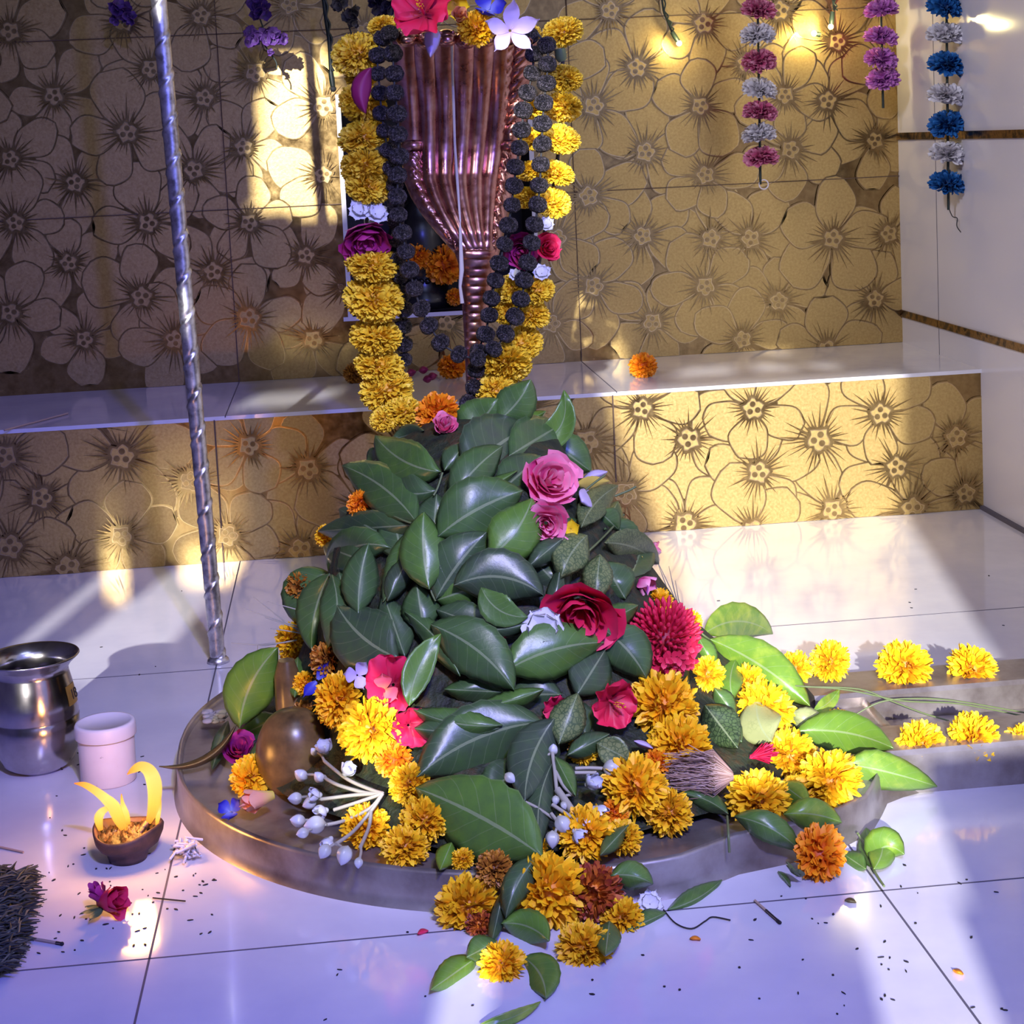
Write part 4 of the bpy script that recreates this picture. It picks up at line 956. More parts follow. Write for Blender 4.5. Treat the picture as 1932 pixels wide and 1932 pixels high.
# ------------------------------------------------------------------ loose marigolds
def mg(label, px, py, rp, kind='yellow', lift=.5, ax=None, name='marigold', group='loose marigolds', sq=(1, 1, 1), Y=None):
    p, n_ = (surf(px, py) if Y is None else (onY(px, py, Y), V((0, -1, .3))))
    tc = TOCAM(p); r_ = rp*pxm(p.y); c = p+tc*r_*lift
    a = V(ax) if ax else (n_.normalized()*.8+tc*.7+V((R(-.35, .35), R(-.2, .2), R(-.25, .25))))
    o = place(kind+str(random.randrange(3)), name, c, a, r_*1.08, sq=sq)
    return tag(o, label, 'marigold', group)
for row in [
 ('yellow marigold half lit beside the blue pea flower', 638, 1322, 52, 'amber', .9),
 ('bright yellow marigold left of the crimson ruffled flower', 696, 1376, 60, 'yellow', 1.1),
 ('small orange marigold tucked under the bright yellow one', 742, 1432, 36, 'porange', .7),
 ('brown-orange marigold under the purple-grey leaf', 618, 1246, 36, 'brown', .6),
 ('yellow marigold at the left edge among dry grass stalks', 552, 1205, 32, 'amber', .5),
 ('small yellow marigold below the dry grass stalks', 556, 1240, 28, 'yellow', .6),
 ('tiny amber marigold touching the blue pea flower', 574, 1290, 24, 'amber', .5),
 ('dark rusty marigold under the blue pea flower', 574, 1345, 24, 'brown', .4),
 ('brownish marigold at the left silhouette above the grass stalks', 570, 1106, 30, 'brown', .5),
 ('orange marigold sticking out left under the blue-sheened leaf', 678, 950, 26, 'orange', .4),
 ('brown-yellow marigold behind the left leaves near the gold ledge', 616, 1012, 22, 'amber', .4),
 ('yellow marigold cut by the slate leaf, above the pedestal front', 772, 1480, 40, 'yellow', .9),
 ('brilliant yellow marigold in sun beside the shiny wet leaf', 800, 1548, 46, 'yellow', 1.0),
 ('ragged yellow marigold lowest in the left front row', 764, 1598, 46, 'yellow', .8),
 ('amber marigold behind the left white crown flower stems', 690, 1560, 48, 'amber', .6),
 ('orange-red marigold behind the pink bud at the top', 826, 782, 42, 'orange', .5),
 ('amber marigold right of the red hibiscus, higher one', 1252, 1330, 66, 'amber', .9),
 ('large amber marigold above the coconut fibre', 1282, 1404, 60, 'amber', 1.0),
 ('broad golden marigold right of the white bud', 1198, 1484, 62, 'amber', 1.1),
 ('orange pompom marigold wedged between golden ones', 1240, 1438, 27, 'porange', 1.4),
 ('small bright orange marigold beneath the golden one', 1160, 1532, 27, 'porange', 1.2),
 ('golden marigold at the pedestal rim under the crown flowers', 1104, 1572, 56, 'amber', 1.0),
 ('separate yellow marigold lying on the pedestal right of the heap front', 1262, 1532, 46, 'yellow', .7),
 ('yellow marigold at the rim under the small dark leaf', 1176, 1580, 38, 'yellow', .8),
 ('yellow marigold glimpsed behind the pale mottled leaf', 1100, 1414, 30, 'yellow', .6),
 ('yellow marigold right below the red ixora cluster', 1336, 1272, 34, 'yellow', .6),
 ('small yellow marigold behind the red ixora at the right silhouette', 1304, 1172, 24, 'yellow', .4),
 ('faded yellow marigold above the red ixora cluster', 1246, 1136, 28, 'amber', .3),
 ('yellow marigold under the very long sunlit leaf', 1414, 1288, 36, 'yellow', .7),
 ('yellow marigold behind the pale heart-shaped leaf', 1444, 1338, 58, 'yellow', 1.0),
 ('yellow marigold right of the red celosia tuft', 1492, 1424, 52, 'yellow', 1.0),
 ('largest sunlit marigold at the far right of the heap', 1566, 1470, 62, 'yellow', .9),
 ('dense yellow marigold in half shade at the pedestal front right', 1430, 1508, 62, 'yellow', 1.0),
 ('yellow marigold peeping over the matte green leaf in the channel', 1580, 1362, 28, 'yellow', .5),
 ('yellow marigold low between two right leaves', 1500, 1486, 26, 'yellow', .5),
 ('bright yellow marigold leaning on the pedestal front, left one', 882, 1712, 62, 'yellow', .8),
 ('rust-tipped small marigold on the left front marigold', 904, 1742, 27, 'rust', 1.6),
 ('dark orange marigold above the left front marigold', 932, 1638, 36, 'brown', .8),
 ('big golden marigold in the middle of the pedestal front', 1036, 1684, 76, 'amber', .7),
 ('rust-red and yellow marigold right of the big golden one', 1118, 1684, 58, 'rust', .9),
 ('yellow marigold seen edge-on right of the rust-red one', 1172, 1734, 44, 'yellow', .6),
 ('yellow marigold on the floor under the rust-red one', 1102, 1788, 54, 'yellow', .7),
 ('lowest yellow marigold on the floor among leaves', 946, 1818, 46, 'amber', .9),
 ('amber marigold between the wet leaf tip and the golden one', 1000, 1600, 34, 'amber', .7),
 ('rust-brown marigold behind the navy leaf', 960, 1535, 28, 'rust', .5),
 ('cream and yellow frayed marigold at the rim', 872, 1622, 24, 'yellow', .5),
]: mg(*row)
mg('withered orange marigold with black specks under the purple rose', 474, 1466, 44, 'pamber', .6, sq=(1.05, .9, .8))
for lab, px, py, rp in (('first marigold of the back rail, half behind the long leaf', 1500, 1262, 36), ('second marigold along the back rail, squarish and tall', 1566, 1248, 42), ('third marigold along the back rail, widest of them', 1706, 1256, 54), ('last marigold on the back rail, near the shadow line', 1834, 1262, 50)):
    Y = 1.686; c = onY(px, py, Y); o = place('yellow%d' % random.randrange(3), 'marigold', c, V((R(-.3, .3), -.75, .75)), rp*pxm(Y)*1.1, sq=(1, .9, 1)); tag(o, lab, 'marigold', 'marigolds on the spout rails')
for lab, px, py, rp in (('first marigold on the front rail, next to the pointed leaves', 1738, 1404, 52), ('taller marigold in the middle of the front rail', 1838, 1396, 58), ('marigold on the front rail cut by the right picture edge', 1934, 1400, 42)):
    Y = 1.506; c = onY(px, py, Y); o = place('yellow%d' % random.randrange(3), 'marigold', c, V((R(-.3, .3), -.75, .75)), rp*pxm(Y)*1.08, sq=(1, .9, 1)); tag(o, lab, 'marigold', 'marigolds on the spout rails')
p = onZ(1556, 1660, 0); o = place('porange1', 'marigold', p+V((0, .012, .018)), V((.1, -.8, .7)), .0225, sq=(1, 1.2, 1)); tag(o, 'orange marigold lying alone on the floor beside the pedestal spout', 'marigold')
sp_ = MB()
for k in range(4): sp_.put(sheet(.016, .005, 2, 4, .1, .3), Matrix.Translation(p+V((-.022, -.004, .006))) @ Matrix.Rotation(2.6+k*.6, 4, 'Z') @ Matrix.Rotation(-.5, 4, 'Y'))
o2 = bpy.data.objects.new('sepal', sp_.mesh('sepal', M_gstalk)); COL.objects.link(o2); o2.parent = o; o2.matrix_parent_inverse = o.matrix_basis.inverted()
def onledge(label, px, py, rp, kind, ax=(0, -1, .2), dy=0.0):
    c = onZ(px, py, ZL+rp*pxm(2.7)*.8); o = place(kind, 'marigold', c+V((0, dy, 0)), V(ax), rp*pxm(c.y)*1.05, sq=(1, .9, 1)); return tag(o, label, 'marigold', 'marigolds on the ledge')
onledge('orange marigold standing alone on the white ledge at right', 1213, 690, 28, 'porange0')
onledge('orange marigold on the ledge seen below the necklace', 853, 692, 28, 'porange1', (.1, -.8, .6))
onledge('dull orange marigold on the ledge at the left of the garland', 668, 706, 22, 'brown1')
for lab, px, py, rp, kd in (('dark orange marigold deep inside the niche, larger one', 838, 500, 40, 'porange2'), ('dark orange marigold inside the niche behind the beads', 790, 482, 28, 'porange0'), ('lowest orange marigold scrap on the niche floor', 858, 560, 18, 'porange1')):
    c = onY(px, py, YW+.05); tag(place(kd, 'marigold', c, V((R(-.2, .2), -1, .2)), rp*pxm(c.y)), lab, 'marigold', 'marigolds in the niche')
st = MB(); q = V((.5*(niche_x0+niche_x1)-.03, YW+.10, niche_z0))
st.lathe([(0, 0), (.055, 0), (.058, .02), (.045, .03), (.048, .07), (.058, .11), (.05, .16), (.022, .19), (.034, .215), (.036, .24), (.028, .265), (.01, .28), (0, .285)], q, 28)
for i in range(16): st.ball(q+V((.05*math.cos(PI*i/15+PI), -.045, .10-.05*math.sin(PI*i/15))), .006, 8)
o = st.obj('niche_idol', mat('black_stone', (.012, .011, .012), .25), loc=q); tag(o, 'small black stone idol standing in the dark niche', 'statue')

# ------------------------------------------------------------------ other blossoms
def bloom(name, key, label, px, py, rp, ax=None, lift=.5, Y=None, cat='flower', sq=(1, 1, 1), group=None, spin=None):
    p, n_ = (surf(px, py) if Y is None else (onY(px, py, Y), None)); tc = TOCAM(p); r_ = rp*pxm(p.y)
    a = V(ax) if ax else ((n_ if n_ else tc)*.6+tc*.8)
    o = place(key, name, p+tc*r_*lift, a, r_, sq=sq, spin=spin); return tag(o, label, cat, group)
keep('rosepale', rose(22, 15, .8), M_pink); keep('roseviolet', rose(16, 16, .8), M_mag); keep('rosebig', rose(28, 17, .9), M_crim)
bloom('rose', 'rosep', 'closed pink rose bud at the top of the heap before the orange marigold', 838, 806, 34, (.1, -.75, .65), .6, cat='rose', sq=(.95, .95, 1.15))
bloom('rose', 'rosepale', 'upper crumpled pink rose at the right shoulder of the heap', 1036, 908, 58, (.3, -.8, .35), .6, cat='rose', sq=(1.1, 1, .9))
bloom('rose', 'rosepale', 'lower crumpled pink rose left of the small yellow flower', 1030, 988, 46, (-.1, -.9, .1), .7, cat='rose', sq=(1, 1.1, .9))
bloom('rose', 'rosec', 'large wilted crimson rose under the mottled leaves', 1096, 1150, 82, (-.1, -.9, -.25), .7, cat='rose', sq=(.95, 1.2, .9))
bloom('rose', 'roseviolet', 'purple rose with a red petal on the left of the pedestal', 452, 1416, 36, (.1, -.6, .8), .8, cat='rose')
keep('pet_lilac', daisy(5, 1, .42, .25, .35, .12, .6, .6, t0=.1, seed=21), M_pink)
bloom('flower', 'pet_lilac', 'lilac-pink blossom at the right silhouette beside the gold ledge', 1222, 1040, 26, (.9, -.4, .2), .4)
bloom('flower', 'pet_lilac', 'lilac-pink blossom just above the red ixora', 1205, 1092, 36, (.5, -.7, -.5), .5)
keep('star_yellow', daisy(5, 1, .46, .2, .25, .03, .5, .45, t0=.2, seed=22), M_pyel)
bloom('flower', 'star_yellow', 'small five-petalled yellow flower beside the pink roses', 1077, 998, 20, (0, -1, .3), 1.6)
# red hibiscus flowers
def hibiscus(label, px, py, rp, ax, Y=None, lift=.5, mt=None, pist=True, n=5, W=.55):
    p, n_ = (surf(px, py) if Y is None else (onY(px, py, Y), None)); tc = TOCAM(p); r_ = rp*pxm(p.y); c = p+tc*r_*lift
    root = empty('hibiscus', c, label, 'flower', 'hibiscus flowers'); Mx = Matrix.Translation(c) @ frame_to(V(ax), R(0, 6)) @ Matrix.Scale(r_, 4)
    d = daisy(n, 1, W, .18, .28, .26, .72, .35, base=.25, t0=.0, t1=1, nu=10, nv=10, tw=.15, seed=int(px)); q = MB(); q.put(d, Mx); child(q, 'petals', mt or M_red, root)
    if pist:
        q = MB(); e = MB(); e.tube([V((0, 0, 0)), V((.04, .02, .45)), V((.12, .08, .95))], [.05, .035, .03], 8, tint=.9); q.put(e, Mx); pis = child(q, 'pistil', M_crim, root)
        e = MB()
        for i in range(40):
            z = R(.5, .98); a = R(0, 6.3); e.ball((.12*z*z+.09*math.cos(a), .08*z*z+.09*math.sin(a), z), .020, 6, tint=.8)
        q = MB(); q.put(e, Mx); child(q, 'anthers', M_yel, root).parent = pis
    return root
random.seed(31)
hibiscus('big red hibiscus on top of the cobra hood', 800, 26, 62, (-.25, -.85, .25), Y=1.80)
hibiscus('crimson ruffled hibiscus on the left front of the heap', 742, 1292, 62, (-.1, -.85, .4), lift=.7, mt=M_crim, pist=False)
hibiscus('crimson ruffled petals folded under the left hibiscus', 770, 1368, 46, (.1, -.9, .1), lift=.7, mt=M_crim, pist=False, n=4)
hibiscus('red hibiscus with a long pistil left of the amber marigolds', 1150, 1322, 54, (.25, -.9, .0), lift=.9)
hibiscus('dark pink crumpled flower showing beside the pale mottled leaf', 1046, 1332, 28, (0, -1, 0), lift=.7, mt=M_crim, pist=False, n=4)
keep('petal5red', daisy(4, 1, .4, .2, .2, .1, .6, .3, seed=33), M_red)
bloom('flower', 'petal5red', 'red petals peeping out under the white petals', 938, 1212, 26, None, .5)
keep('salmon', daisy(3, 1, .5, .2, .2, .08, .65, .3, t0=0, seed=34), M_salm)
bloom('flower', 'salmon', 'salmon pink petal with a yellow heart on the crimson hibiscus', 724, 1302, 34, (0, -.9, .3), 1.7)
keep('lavstar', daisy(5, 1, .26, .15, .35, .04, .5, .25, t0=.3, seed=35), M_lav); keep('whitepet', daisy(4, 1, .62, .1, .12, .08, .7, .12, base=.4, t0=.3, seed=36, layers=2), M_whi); keep('lavpet', daisy(3, 1, .42, .25, .3, .05, .6, .4, t0=.5, seed=37), M_lav)
bloom('flower', 'lavpet', 'pale lilac flower left of the crimson hibiscus', 674, 1274, 36, (0, -.9, .3), 1.2)
bloom('flower', 'whitepet', 'loose white petals below the long narrow leaf', 1022, 1186, 44, (0, -.9, .25), 1.35)
keep('bluepea', daisy(3, 1, .55, .25, .3, .10, .66, .3, t0=.0, seed=38), M_blue); keep('bluelong', daisy(2, 1, .26, .3, .2, .10, .5, .2, t0=.2, seed=39), M_blue)
bloom('flower', 'bluelong', 'folded deep blue pea flower on the left marigolds', 598, 1284, 44, (0, -.9, .4), 1.2, spin=.9)
bloom('flower', 'bluepea', 'deep blue pea flower at the left pedestal rim', 436, 1532, 28, (-.2, -.7, .8), .4)
bloom('flower', 'bluepea', 'deep blue pea flower above the copper hood', 920, 22, 36, (.1, -.7, .6), .5, Y=1.83)
random.seed(41)
pb_ = MB(); pe = surf(492, 1534)[0]+V((0, -.004, .010))
keep('peachrose', rose(9, 42, .25), M_peach)
o = place('peachrose', 'rose_bud', pe+V((.002, .004, .004)), V((-.95, -.35, -.05)), .020, sq=(1, 1, 1.5)); tag(o, 'peach rose bud lying beside the blue pea flower on the pedestal', 'rose')
o = place('rosepeach', 'rose_bud', onY(866, 32, 1.815), V((.1, -.8, .45)), 26*pxm(1.815), sq=(1, 1, 1.2)); tag(o, 'small orange-peach rosebud right of the big red hibiscus', 'rose')
bloom('flower', 'star_yellow', 'plain yellow flower above the peach rosebud', 855, -2, 36, (0, -.6, -.4), .2, Y=1.83)
bloom('flower', 'lavstar', 'pale lavender star flower at the right top of the hood', 962, 58, 58, (.1, -.95, .1), .4, Y=1.81, spin=.4)
mg('ragged amber marigold crushed on the top edge of the hood', 898, 54, 34, 'amber', .4, (0, -.9, .3), Y=1.822)
o = leaf_mb((818, 52), (812, 108), 26, lift=0, tone=.5, Y=1.785, peak=.25).obj('fallen_petal', M_lav); solid(o); tag(o, 'pinkish white trumpet petal hanging on the top of the hood', 'petal')
o = leaf_mb((700, 128), (690, 214), 32, bend=14, lift=0, tone=.4, Y=1.80).obj('wilted_petal', M_maroon); solid(o); tag(o, 'dark maroon wilted petal hanging on the left beads', 'petal')
for i, (px, py) in enumerate(((775, 703), (798, 698), (806, 715), (815, 710))):
    o = leaf_mb((px-8, py+2), (px+10, py-2), 12, lift=.004, tone=.5, Y=2.72).obj('fallen_petal', M_maroon); solid(o)
    tag(o, ['leftmost', 'round upper', 'drooping middle', 'thin right'][i]+' magenta petal on the ledge under the necklace', 'petal', 'petals on the ledge')
for lab, b, t, wd, mt, tone in (('long pale pink petal on the golden marigold', (1196, 1398), (1232, 1412), 12, M_lav, .8), ('cream petal behind the right pink rose', (1086, 914), (1150, 908), 22, M_peach, .1), ('pinkish pale petal behind the right pink rose', (1100, 904), (1146, 890), 18, M_lav, .9), ('cream fluted petal beside the lilac blossom', (1200, 1004), (1212, 1052), 18, M_peach, .1), ('bluish white petal above the mottled sprig', (1096, 948), (1120, 930), 34, M_lav, .9)):
    o = leaf_mb(b, t, wd, lift=.024, tone=tone).obj('petal', mt); solid(o); tag(o, lab, 'petal')
# red ixora cluster
random.seed(51)
ic = surf(1250, 1208)[0]+TOCAM(surf(1250, 1208)[0])*.018
ix = empty('ixora_cluster', ic, 'spiky red ixora flower cluster at the right of the heap', 'flower cluster')
bu = MB(); fo = MB(); Ri = 66*pxm(1.62); axi = V((.15, -.85, .5)).normalized(); Mi = frame_to(axi)
for i in range(150):
    th = math.acos(1-1.05*(i+.5)/150); ph = i*2.39996; d = Mi.to_3x3() @ V((math.sin(th)*math.cos(ph), math.sin(th)*math.sin(ph), math.cos(th)))
    a = ic+d*Ri*.5; low = d.z < .05 and random.random() < .8
    if low:
        f = daisy(4, 1, .34, .1, .15, 0, .5, .1, t0=.3, nu=2, nv=4, seed=i); random.seed(500+i); q = MB(); q.put(f, Matrix.Translation(ic+d*Ri*R(.86, 1.0)) @ frame_to(d*.6+TOCAM(ic)*.6, R(0, 6)) @ Matrix.Scale(.0085, 4)); child(q, 'floret', M_red, ix)
    else:
        e = ic+d*Ri*R(.98, 1.16)+V((0, 0, .004)); bu.tube([a, a.lerp(e, .7), a.lerp(e, .86), e], [.0012, .0013, .0022, .0003], 6, tint=R(.4, 1))
bu.ball(ic, Ri*.62, 16, tint=.1); child(bu, 'buds', M_red, ix)
# coconut fibre, red tuft, dry stalks
def tuft(name, label, c, r_, ax, n, mt, L, rad, cat, spread=.5, flat=1.0):
    mb = MB()
    for i in range(n):
        d = (V(ax).normalized()+V((R(-1, 1), R(-1, 1), R(-1, 1)))*spread).normalized(); s0 = c+V((R(-1, 1), R(-1, 1)*flat, R(-1, 1)))*r_*.35
        w_ = V((R(-1, 1), R(-1, 1), R(-1, 1)))*L*.2
        mb.tube([s0, s0+d*L*.5+w_*.5, s0+d*L*R(.7, 1.1)+w_], rad, 4, tint=R(0, 1), cap=False)
    return tag(mb.obj(name, mt, loc=c), label, cat)
p = at(1325, 1458, .026); fb = MB(); cc = p
for i in range(520):
    t = R(0, 1); ang = R(0, 2*PI); k = math.sin(PI*min(1, .15+.85*t))**.6
    rr = .016*k; off = V((0, math.cos(ang), math.sin(ang)))*rr
    a0 = cc+V((-.030+.055*0, 0, 0))+V((.05*R(.85, 1.0), 0, -.004))
    q0 = cc+V((.026, -.002, -.004))+off*.25; q1 = cc+V((.008, -.004, 0))+off*1.05+V((R(-.003, .003),)*3); q2 = cc+V((R(-.036, .002), R(-.006, .004), R(-.006, .010)))+off*R(.2, 1.15)
    fb.tube([q0, q1, q2], [.0005, .0005, .0003], 4, tint=R(.2, 1), cap=False)
fb.ball(cc+V((.004, .002, 0)), .0135, 14, sc=(1.5, .9, .9), tint=.25)
tag(fb.obj('coconut_fibre', M_fibre, loc=cc), 'frayed brown coconut fibre tuft among the right marigolds', 'fibre')
p = at(1418, 1428, .022); tuft('celosia_tuft', 'red spiky tuft between the right marigolds', p, .004, (.7, -.5, .35), 90, M_crim, .020, .0007, 'flower', .28)
random.seed(61)
gm = MB()
for a, b, c_ in (((600, 1215), (540, 1175), (478, 1126)), ((590, 1190), (530, 1172), (460, 1148)), ((598, 1200), (545, 1180), (500, 1165)), ((572, 1196), (540, 1190), (510, 1186)), ((560, 1208), (500, 1218), (436, 1213)), ((520, 1214), (486, 1217), (486, 1236)), ((610, 1190), (560, 1150), (505, 1135))):
    gm.tube([at(a[0], a[1], .02, 1.72), at(b[0], b[1], .02, 1.72), at(c_[0], c_[1], .02, 1.72)], [.0009, .0007, .0004], 5, tint=R(.7, 1))
tag(gm.obj('dry_grass_stalks', M_stalk, loc=at(590, 1200, .02, 1.72)), 'thin pale dry grass stalks sticking out left of the heap', 'grass')
gm = MB()
for a, b, c_ in (((1290, 1170), (1265, 1110), (1236, 1050)), ((1286, 1166), (1270, 1105), (1262, 1068)), ((1270, 1150), (1255, 1100), (1240, 1060)), ((1296, 1180), (1280, 1130), (1274, 1095))):
    gm.tube([at(a[0], a[1], .01, 1.76), at(b[0], b[1], .01, 1.76), at(c_[0], c_[1], .01, 1.76)], [.0008, .0006, .0003], 5)
tag(gm.obj('dry_grass_stalks', M_stalk, loc=at(1290, 1170, .01, 1.76)), 'fine dry grass stalks behind the red ixora', 'grass')
gm = MB()
for P in ([(1500, 1294), (1600, 1302), (1700, 1322), (1810, 1328), (1935, 1352)], [(1520, 1296), (1620, 1300), (1680, 1322), (1740, 1345), (1790, 1360)], [(1608, 1352), (1660, 1325), (1720, 1318), (1800, 1322), (1935, 1345)]):
    gm.tube([at(x, y, .012, 1.63) for x, y in spl(P, 6)], .0009, 5)
tag(gm.obj('green_grass_blades', M_gstalk, loc=at(1600, 1302, .012, 1.63)), 'long thin green grass stems crossing the spout channel', 'grass')
# bare petioles poking out at the right
for lab, P in (('thin brown leaf stalk pointing right above the ledge foot', [(1160, 936), (1185, 926), (1200, 918)]), ('thin grey leaf stalk leaning over the mottled sprig', [(1062, 962), (1110, 920), (1142, 896)])):
    tag(stem_mb(P, .0011, .02, 1.66).obj('leaf_stalk', M_gstalk), lab, 'stalk')
# white crown flowers
def crown(label, joint, stems, buds, opens, thick=None):
    root = empty('crown_flower_cluster', at(joint[0], joint[1], .03), label, 'flower cluster', 'white crown flower clusters')
    for P in stems: child(stem_mb([(a, b) for a, b in P], .0017, .034), 'stem', M_stalk, root)
    if thick: child(stem_mb(thick, .0034, .034), 'stem', M_stalk, root)
    for (px, py, rp, ang) in buds:
        jx, jy = min([P[-1] for P in stems], key=lambda e: math.hypot(e[0]-px, e[1]-py))
        if math.hypot(jx-px, jy-py) < 130: child(stem_mb([(jx, jy), ((jx+px)/2+3, (jy+py)/2-4), (px, py)], .0013, .031), 'stem', M_stalk, root)
        c = at(px, py, .034); r_ = rp*pxm(c.y); d = (RT*math.cos(math.radians(ang))-UP*math.sin(math.radians(ang))-FW*.2).normalized(); mb = MB(); rows = []
        for i in range(9):
            s_ = i/8; rows.append([V((.78*math.sin(PI*s_**.85)**.75*(1+.09*math.cos(5*2*PI*k/20))*math.cos(2*PI*k/20), .78*math.sin(PI*s_**.85)**.75*(1+.09*math.cos(5*2*PI*k/20))*math.sin(2*PI*k/20), 2.0*s_-1)) for k in range(20)])
        mb.grid(rows, 0, None, [i/8 for i in range(9) for _ in range(20)], True); q = MB(); q.put(mb, Matrix.Translation(c) @ frame_to(d, R(0, 6)) @ Matrix.Scale(r_, 4)); child(q, 'bud', M_crown, root)
    for (px, py, rp, ang) in opens:
        c = at(px, py, .036); r_ = rp*pxm(c.y); d = (RT*math.cos(math.radians(ang))-UP*math.sin(math.radians(ang))-FW*.5).normalized()
        mb = daisy(5, 1, .42, .35, .5, .10, .5, .5, base=.5, t0=.2, seed=int(px), tw=.25); mb.ball((0, 0, .25), .28, 10, sc=(1, 1, 1.3), tint=.4); q = MB(); q.put(mb, Matrix.Translation(c) @ frame_to(d, R(0, 6)) @ Matrix.Scale(r_, 4)); child(q, 'blossom', M_crown, root)
    random.seed(int(joint[0])); return root
J = (722, 1497)
crown('white crown flowers on pale stems before the brown fruit', J,
      [[J, (670, 1500), (606, 1508)], [J, (690, 1496), (640, 1482), (616, 1470)], [J, (700, 1490), (655, 1470), (612, 1436)], [J, (698, 1525), (650, 1548), (617, 1556)], [J, (700, 1530), (665, 1570), (634, 1592)], [(700, 1528), (696, 1560), (680, 1598)], [J, (680, 1512), (630, 1528)]],
      [(568, 1462, 15, 215), (557, 1506, 15, 180), (584, 1516, 15, 160), (562, 1548, 16, 190), (594, 1556, 22, 175), (571, 1572, 13, 170), (612, 1606, 16, 120), (650, 1614, 20, 110), (676, 1628, 11, 90), (592, 1418, 9, 240), (602, 1466, 13, 230)],
      [(616, 1420, 27, 250), (650, 1462, 26, 300), (606, 1500, 24, 190), (618, 1528, 24, 170), (626, 1580, 22, 130)], None)
J = (1050, 1490)
crown('white crown flowers beside the golden marigolds at the front', J,
      [[(1085, 1450), (1110, 1449), (1136, 1450)], [(1084, 1458), (1125, 1458)], [(1048, 1455), (1065, 1485), (1084, 1500)], [(1042, 1518), (1060, 1530), (1078, 1542)], [(1040, 1535), (1052, 1550)], [J, (1046, 1450), (1042, 1420)]],
      [(1156, 1450, 21, 0), (1062, 1556, 20, 60), (1042, 1584, 18, 90), (1048, 1510, 10, 90), (1044, 1414, 12, 270), (1064, 1520, 9, 60), (905, 1474, 14, 200), (962, 1468, 13, 40), (958, 1500, 14, 80), (925, 1492, 11, 180)],
      [(1106, 1482, 30, 330), (1118, 1525, 28, 20), (1082, 1566, 24, 40), (1096, 1545, 20, 30)], [(1052, 1490), (1076, 1524), (1094, 1554)])
# brown fruit on the pedestal
p = at(560, 1432, .0); fr = MB(); rows = []
for i in range(21):
    a = PI*i/20; rows.append([p+V((-.002, .004, .004))+V((.036*math.sin(a)**.9*math.cos(2*PI*k/32), .032*math.sin(a)**.9*math.sin(2*PI*k/32), .044*math.cos(a))) for k in range(32)])
fr.grid(rows, 0, None, .5, True); tag(fr.obj('bael_fruit', M_fruit, loc=p), 'smooth brown round fruit half buried left of the heap', 'fruit')
p = at(545, 1330, .006); fr = MB(); fr.tube([p+V((0, 0, .045)), p+V((0, 0, .03)), p+V((.001, -.004, 0)), p+V((.002, -.006, -.022)), p+V((.003, -.007, -.032))], [.008, .0125, .014, .011, .003], 20)
tag(fr.obj('dried_pod', M_fruit, loc=p), 'reddish brown dried pod behind the short green leaf', 'pod')

# ------------------------------------------------------------------ things on the floor
random.seed(71)
p = onZ(205, 1735, 0)
fr_ = empty('floor_rose', p, 'crimson rose with green sepals lying on the floor below the oil lamp', 'rose'); fr_.name = 'fallen_rose'
q = MB(); q.put(rose(14, 72, .25), Matrix.Translation(p+V((0, .006, .0135))) @ frame_to(V((.75, -.45, .25))) @ Matrix.Scale(.025, 4)); child(q, 'petals', M_crim, fr_)
q = MB(); q.put(rose(9, 73, .2), Matrix.Translation(p+V((-.006, .006, .017))) @ frame_to(V((-.55, -.1, 1))) @ Matrix.Diagonal((.015, .015, .021, 1))); child(q, 'bud_petals', M_mag, fr_)
q = MB()
for a in (2.6, 3.3, 4.2): q.put(sheet(.020, .0045, 2, 5, .2, .15), Matrix.Translation(p+V((-.004, .004, .009))) @ Matrix.Rotation(a, 4, 'Z') @ Matrix.Rotation(.3, 4, 'Y'))
child(q, 'sepals', M_gstalk, fr_)
def stick(name, label, a, b, r_, mt, head=None, cat='matchstick', group=None, z=.0014):
    A, B = onZ(a[0], a[1], z), onZ(b[0], b[1], z); root = empty(name, A, label, cat, group)
    mb = MB(); mb.tube([A, A.lerp(B, .5), B], r_, 4); child(mb, 'stick', mt, root, False)
    if head:
        mb = MB(); A2 = A.lerp(B, head); mb.tube([A2, A2.lerp(B, .7), B, B+(B-A).normalized()*.001], [r_*1.05, r_*1.0, r_*1.3, r_*.5], 6); child(mb, 'burnt_head', M_black, root)
    return root
stick('matchstick', 'burnt matchstick on the floor next to the dark grass mat', (42, 1768), (118, 1781), .0014, M_wood, .84)
stick('matchstick', 'burnt matchstick on the floor right of the pedestal front', (1424, 1699), (1472, 1741), .0012, M_wood, .45)
stick('incense_stick', 'brown stick lying across the left part of the white ledge', (8, 812), (128, 780), .0016, M_wood, None, 'stick', z=ZL+.002)
stick('wood_splinter', 'pale splinter on the floor at left edge above the grass mat', (-10, 1596), (44, 1608), .0011, M_wood, None, 'stick')
stick('dark_straw', 'dark straw on the floor below the burning lamp', (288, 1694), (350, 1700), .0006, M_black, None, 'straw')
def wire(label, P, name='black_thread'):
    mb = MB(); mb.tube([onZ(x, y, .0012) for x, y in spl(P, 6)], .0006, 5); return tag(mb.obj(name, M_black), label, 'thread')
wire('black thread curving on the floor under the white flower', [(1252, 1716), (1275, 1742), (1305, 1752), (1330, 1738), (1345, 1730), (1378, 1736)])
bloom('flower', 'whiteflower', 'white flower on the floor right of the front marigolds', 1226, 1706, 28, (0, -.7, .7), .5, sq=(1, 1, 1.1))
p = onZ(352, 1618, 0); cm = MB()
for i in range(40):
    a = p+V((R(-.006, .006), R(-.012, .012), R(.002, .014))); cm.tube([a, a+V((R(-.008, .008), R(-.006, .006), R(-.003, .006))), a+V((R(-.012, .012), R(-.01, .01), R(-.002, .004)))], .0013, 5)
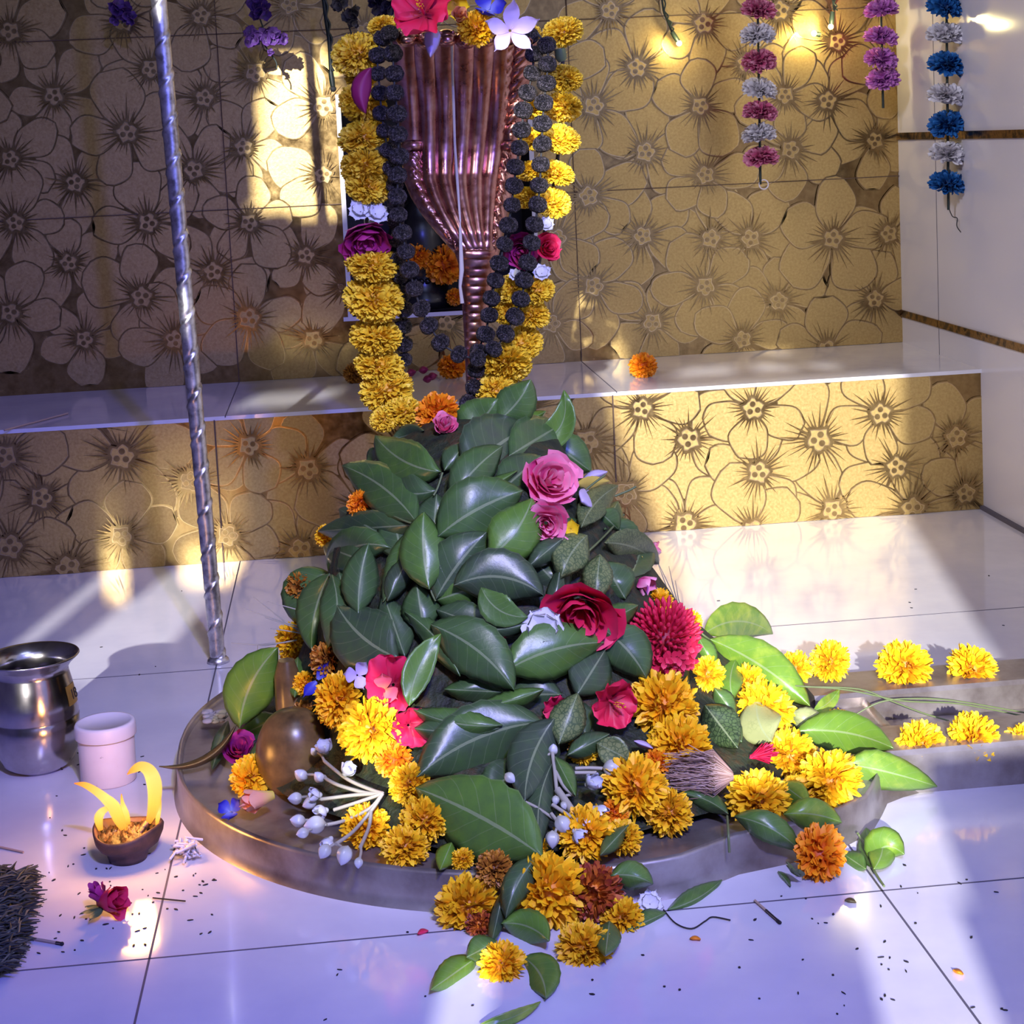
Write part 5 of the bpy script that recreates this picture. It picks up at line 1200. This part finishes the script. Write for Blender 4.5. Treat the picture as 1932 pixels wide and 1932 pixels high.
tag(cm.obj('cotton_tuft', M_lid, loc=p), 'white cotton wisp on the floor between lamp and pedestal', 'cotton')
p = onZ(402, 1355, PH); cm = MB()
for i in range(30):
    a = p+V((R(-.010, .010), R(-.018, .018), R(.0, .004))); cm.ball(a, R(.003, .007), 8, sc=(1, 1, .4))
tag(cm.obj('ash_crumbs', mat('pale_ash', (.38, .34, .32), .9)), 'pale crumbs of ash on the left rim of the pedestal', 'ash', kind='stuff')
for lab, b, t, wd, mt, tone in (('small orange petal on the floor below the white flower', (1302, 1770), (1322, 1772), 9, M_ora, .6), ('orange wilted petal on the sunlit floor at right', (1798, 1830), (1818, 1838), 9, M_ora, .6), ('red petal scrap on the floor left of the front marigold', (788, 1762), (808, 1756), 12, M_crim, .6), ('brown wilted scrap on the floor under the right tile joint', (1594, 1698), (1616, 1702), 10, M_leafd, .3)):
    o = leaf_mb(b, t, wd, lift=.003, tone=tone).obj('fallen_petal', mt); solid(o); tag(o, lab, 'petal')
# grass mat at the left edge
random.seed(81)
gm = MB()
for i in range(900):
    px, py = R(-30, 58), R(1640, 1835)
    lim = 66-max(0, (py-1700))*.42
    if px > lim: px = lim-R(0, 25)
    a = onZ(px, py, R(.001, .012)); L = R(.012, .026); d = V((1, R(-.1, .75), R(-.25, .35))).normalized()
    if random.random() < .12: d = V((R(-.3, .8), 1, .25)).normalized()
    gm.tube([a-d*L*.4, a+d*L*.2+V((0, 0, R(0, .004))), a+d*L*.6], [.0009, .0010, .0004], 4, tint=min(1, max(0, random.gauss(.35, .28))), cap=False)
p0 = [onZ(x, y, .002) for x, y in ((-40, 1650), (48, 1646), (60, 1700), (36, 1770), (-5, 1832), (-40, 1840))]
gm.add(p0, [tuple(range(6))], 0, None, .1)
tag(gm.obj('grass_mat', M_straw, loc=onZ(0, 1730, 0)), 'frayed corner of a dark dry grass mat at the left edge of the floor', 'mat')
# specks of soot scattered on the floor
random.seed(91); sm_ = MB()
for i in range(190):
    if i < 90: px, py = R(90, 420), R(1380, 1800)
    elif i < 120: px, py = R(1380, 1900), R(1660, 1930)
    else: px, py = R(0, 1930), R(1080, 1930)
    p = onZ(px, py, 0)
    if p.y > YR-.02 or (p.x-PC.x)**2+(p.y-PC.y)**2 < .15 or (p.x > .40 and 1.40 < p.y < 1.75): continue
    a = R(0, 6); l, w_ = R(.0006, .0026), R(.0004, .0011); c, s_ = math.cos(a), math.sin(a)
    vs = [p+V((c*l*u-s_*w_*v, s_*l*u+c*w_*v, z)) for z in (.0, .0008) for u, v in ((-1, 0), (-.3, -1), (.6, -.8), (1, .2), (.2, 1))]
    sm_.add(vs, [(5, 6, 7, 8, 9)]+[(k, (k+1) % 5, 5+(k+1) % 5, 5+k) for k in range(5)])
tag(sm_.obj('soot_specks', M_black, smooth=False), 'tiny dark specks of soot and dirt scattered on the white floor', 'dirt', kind='stuff')
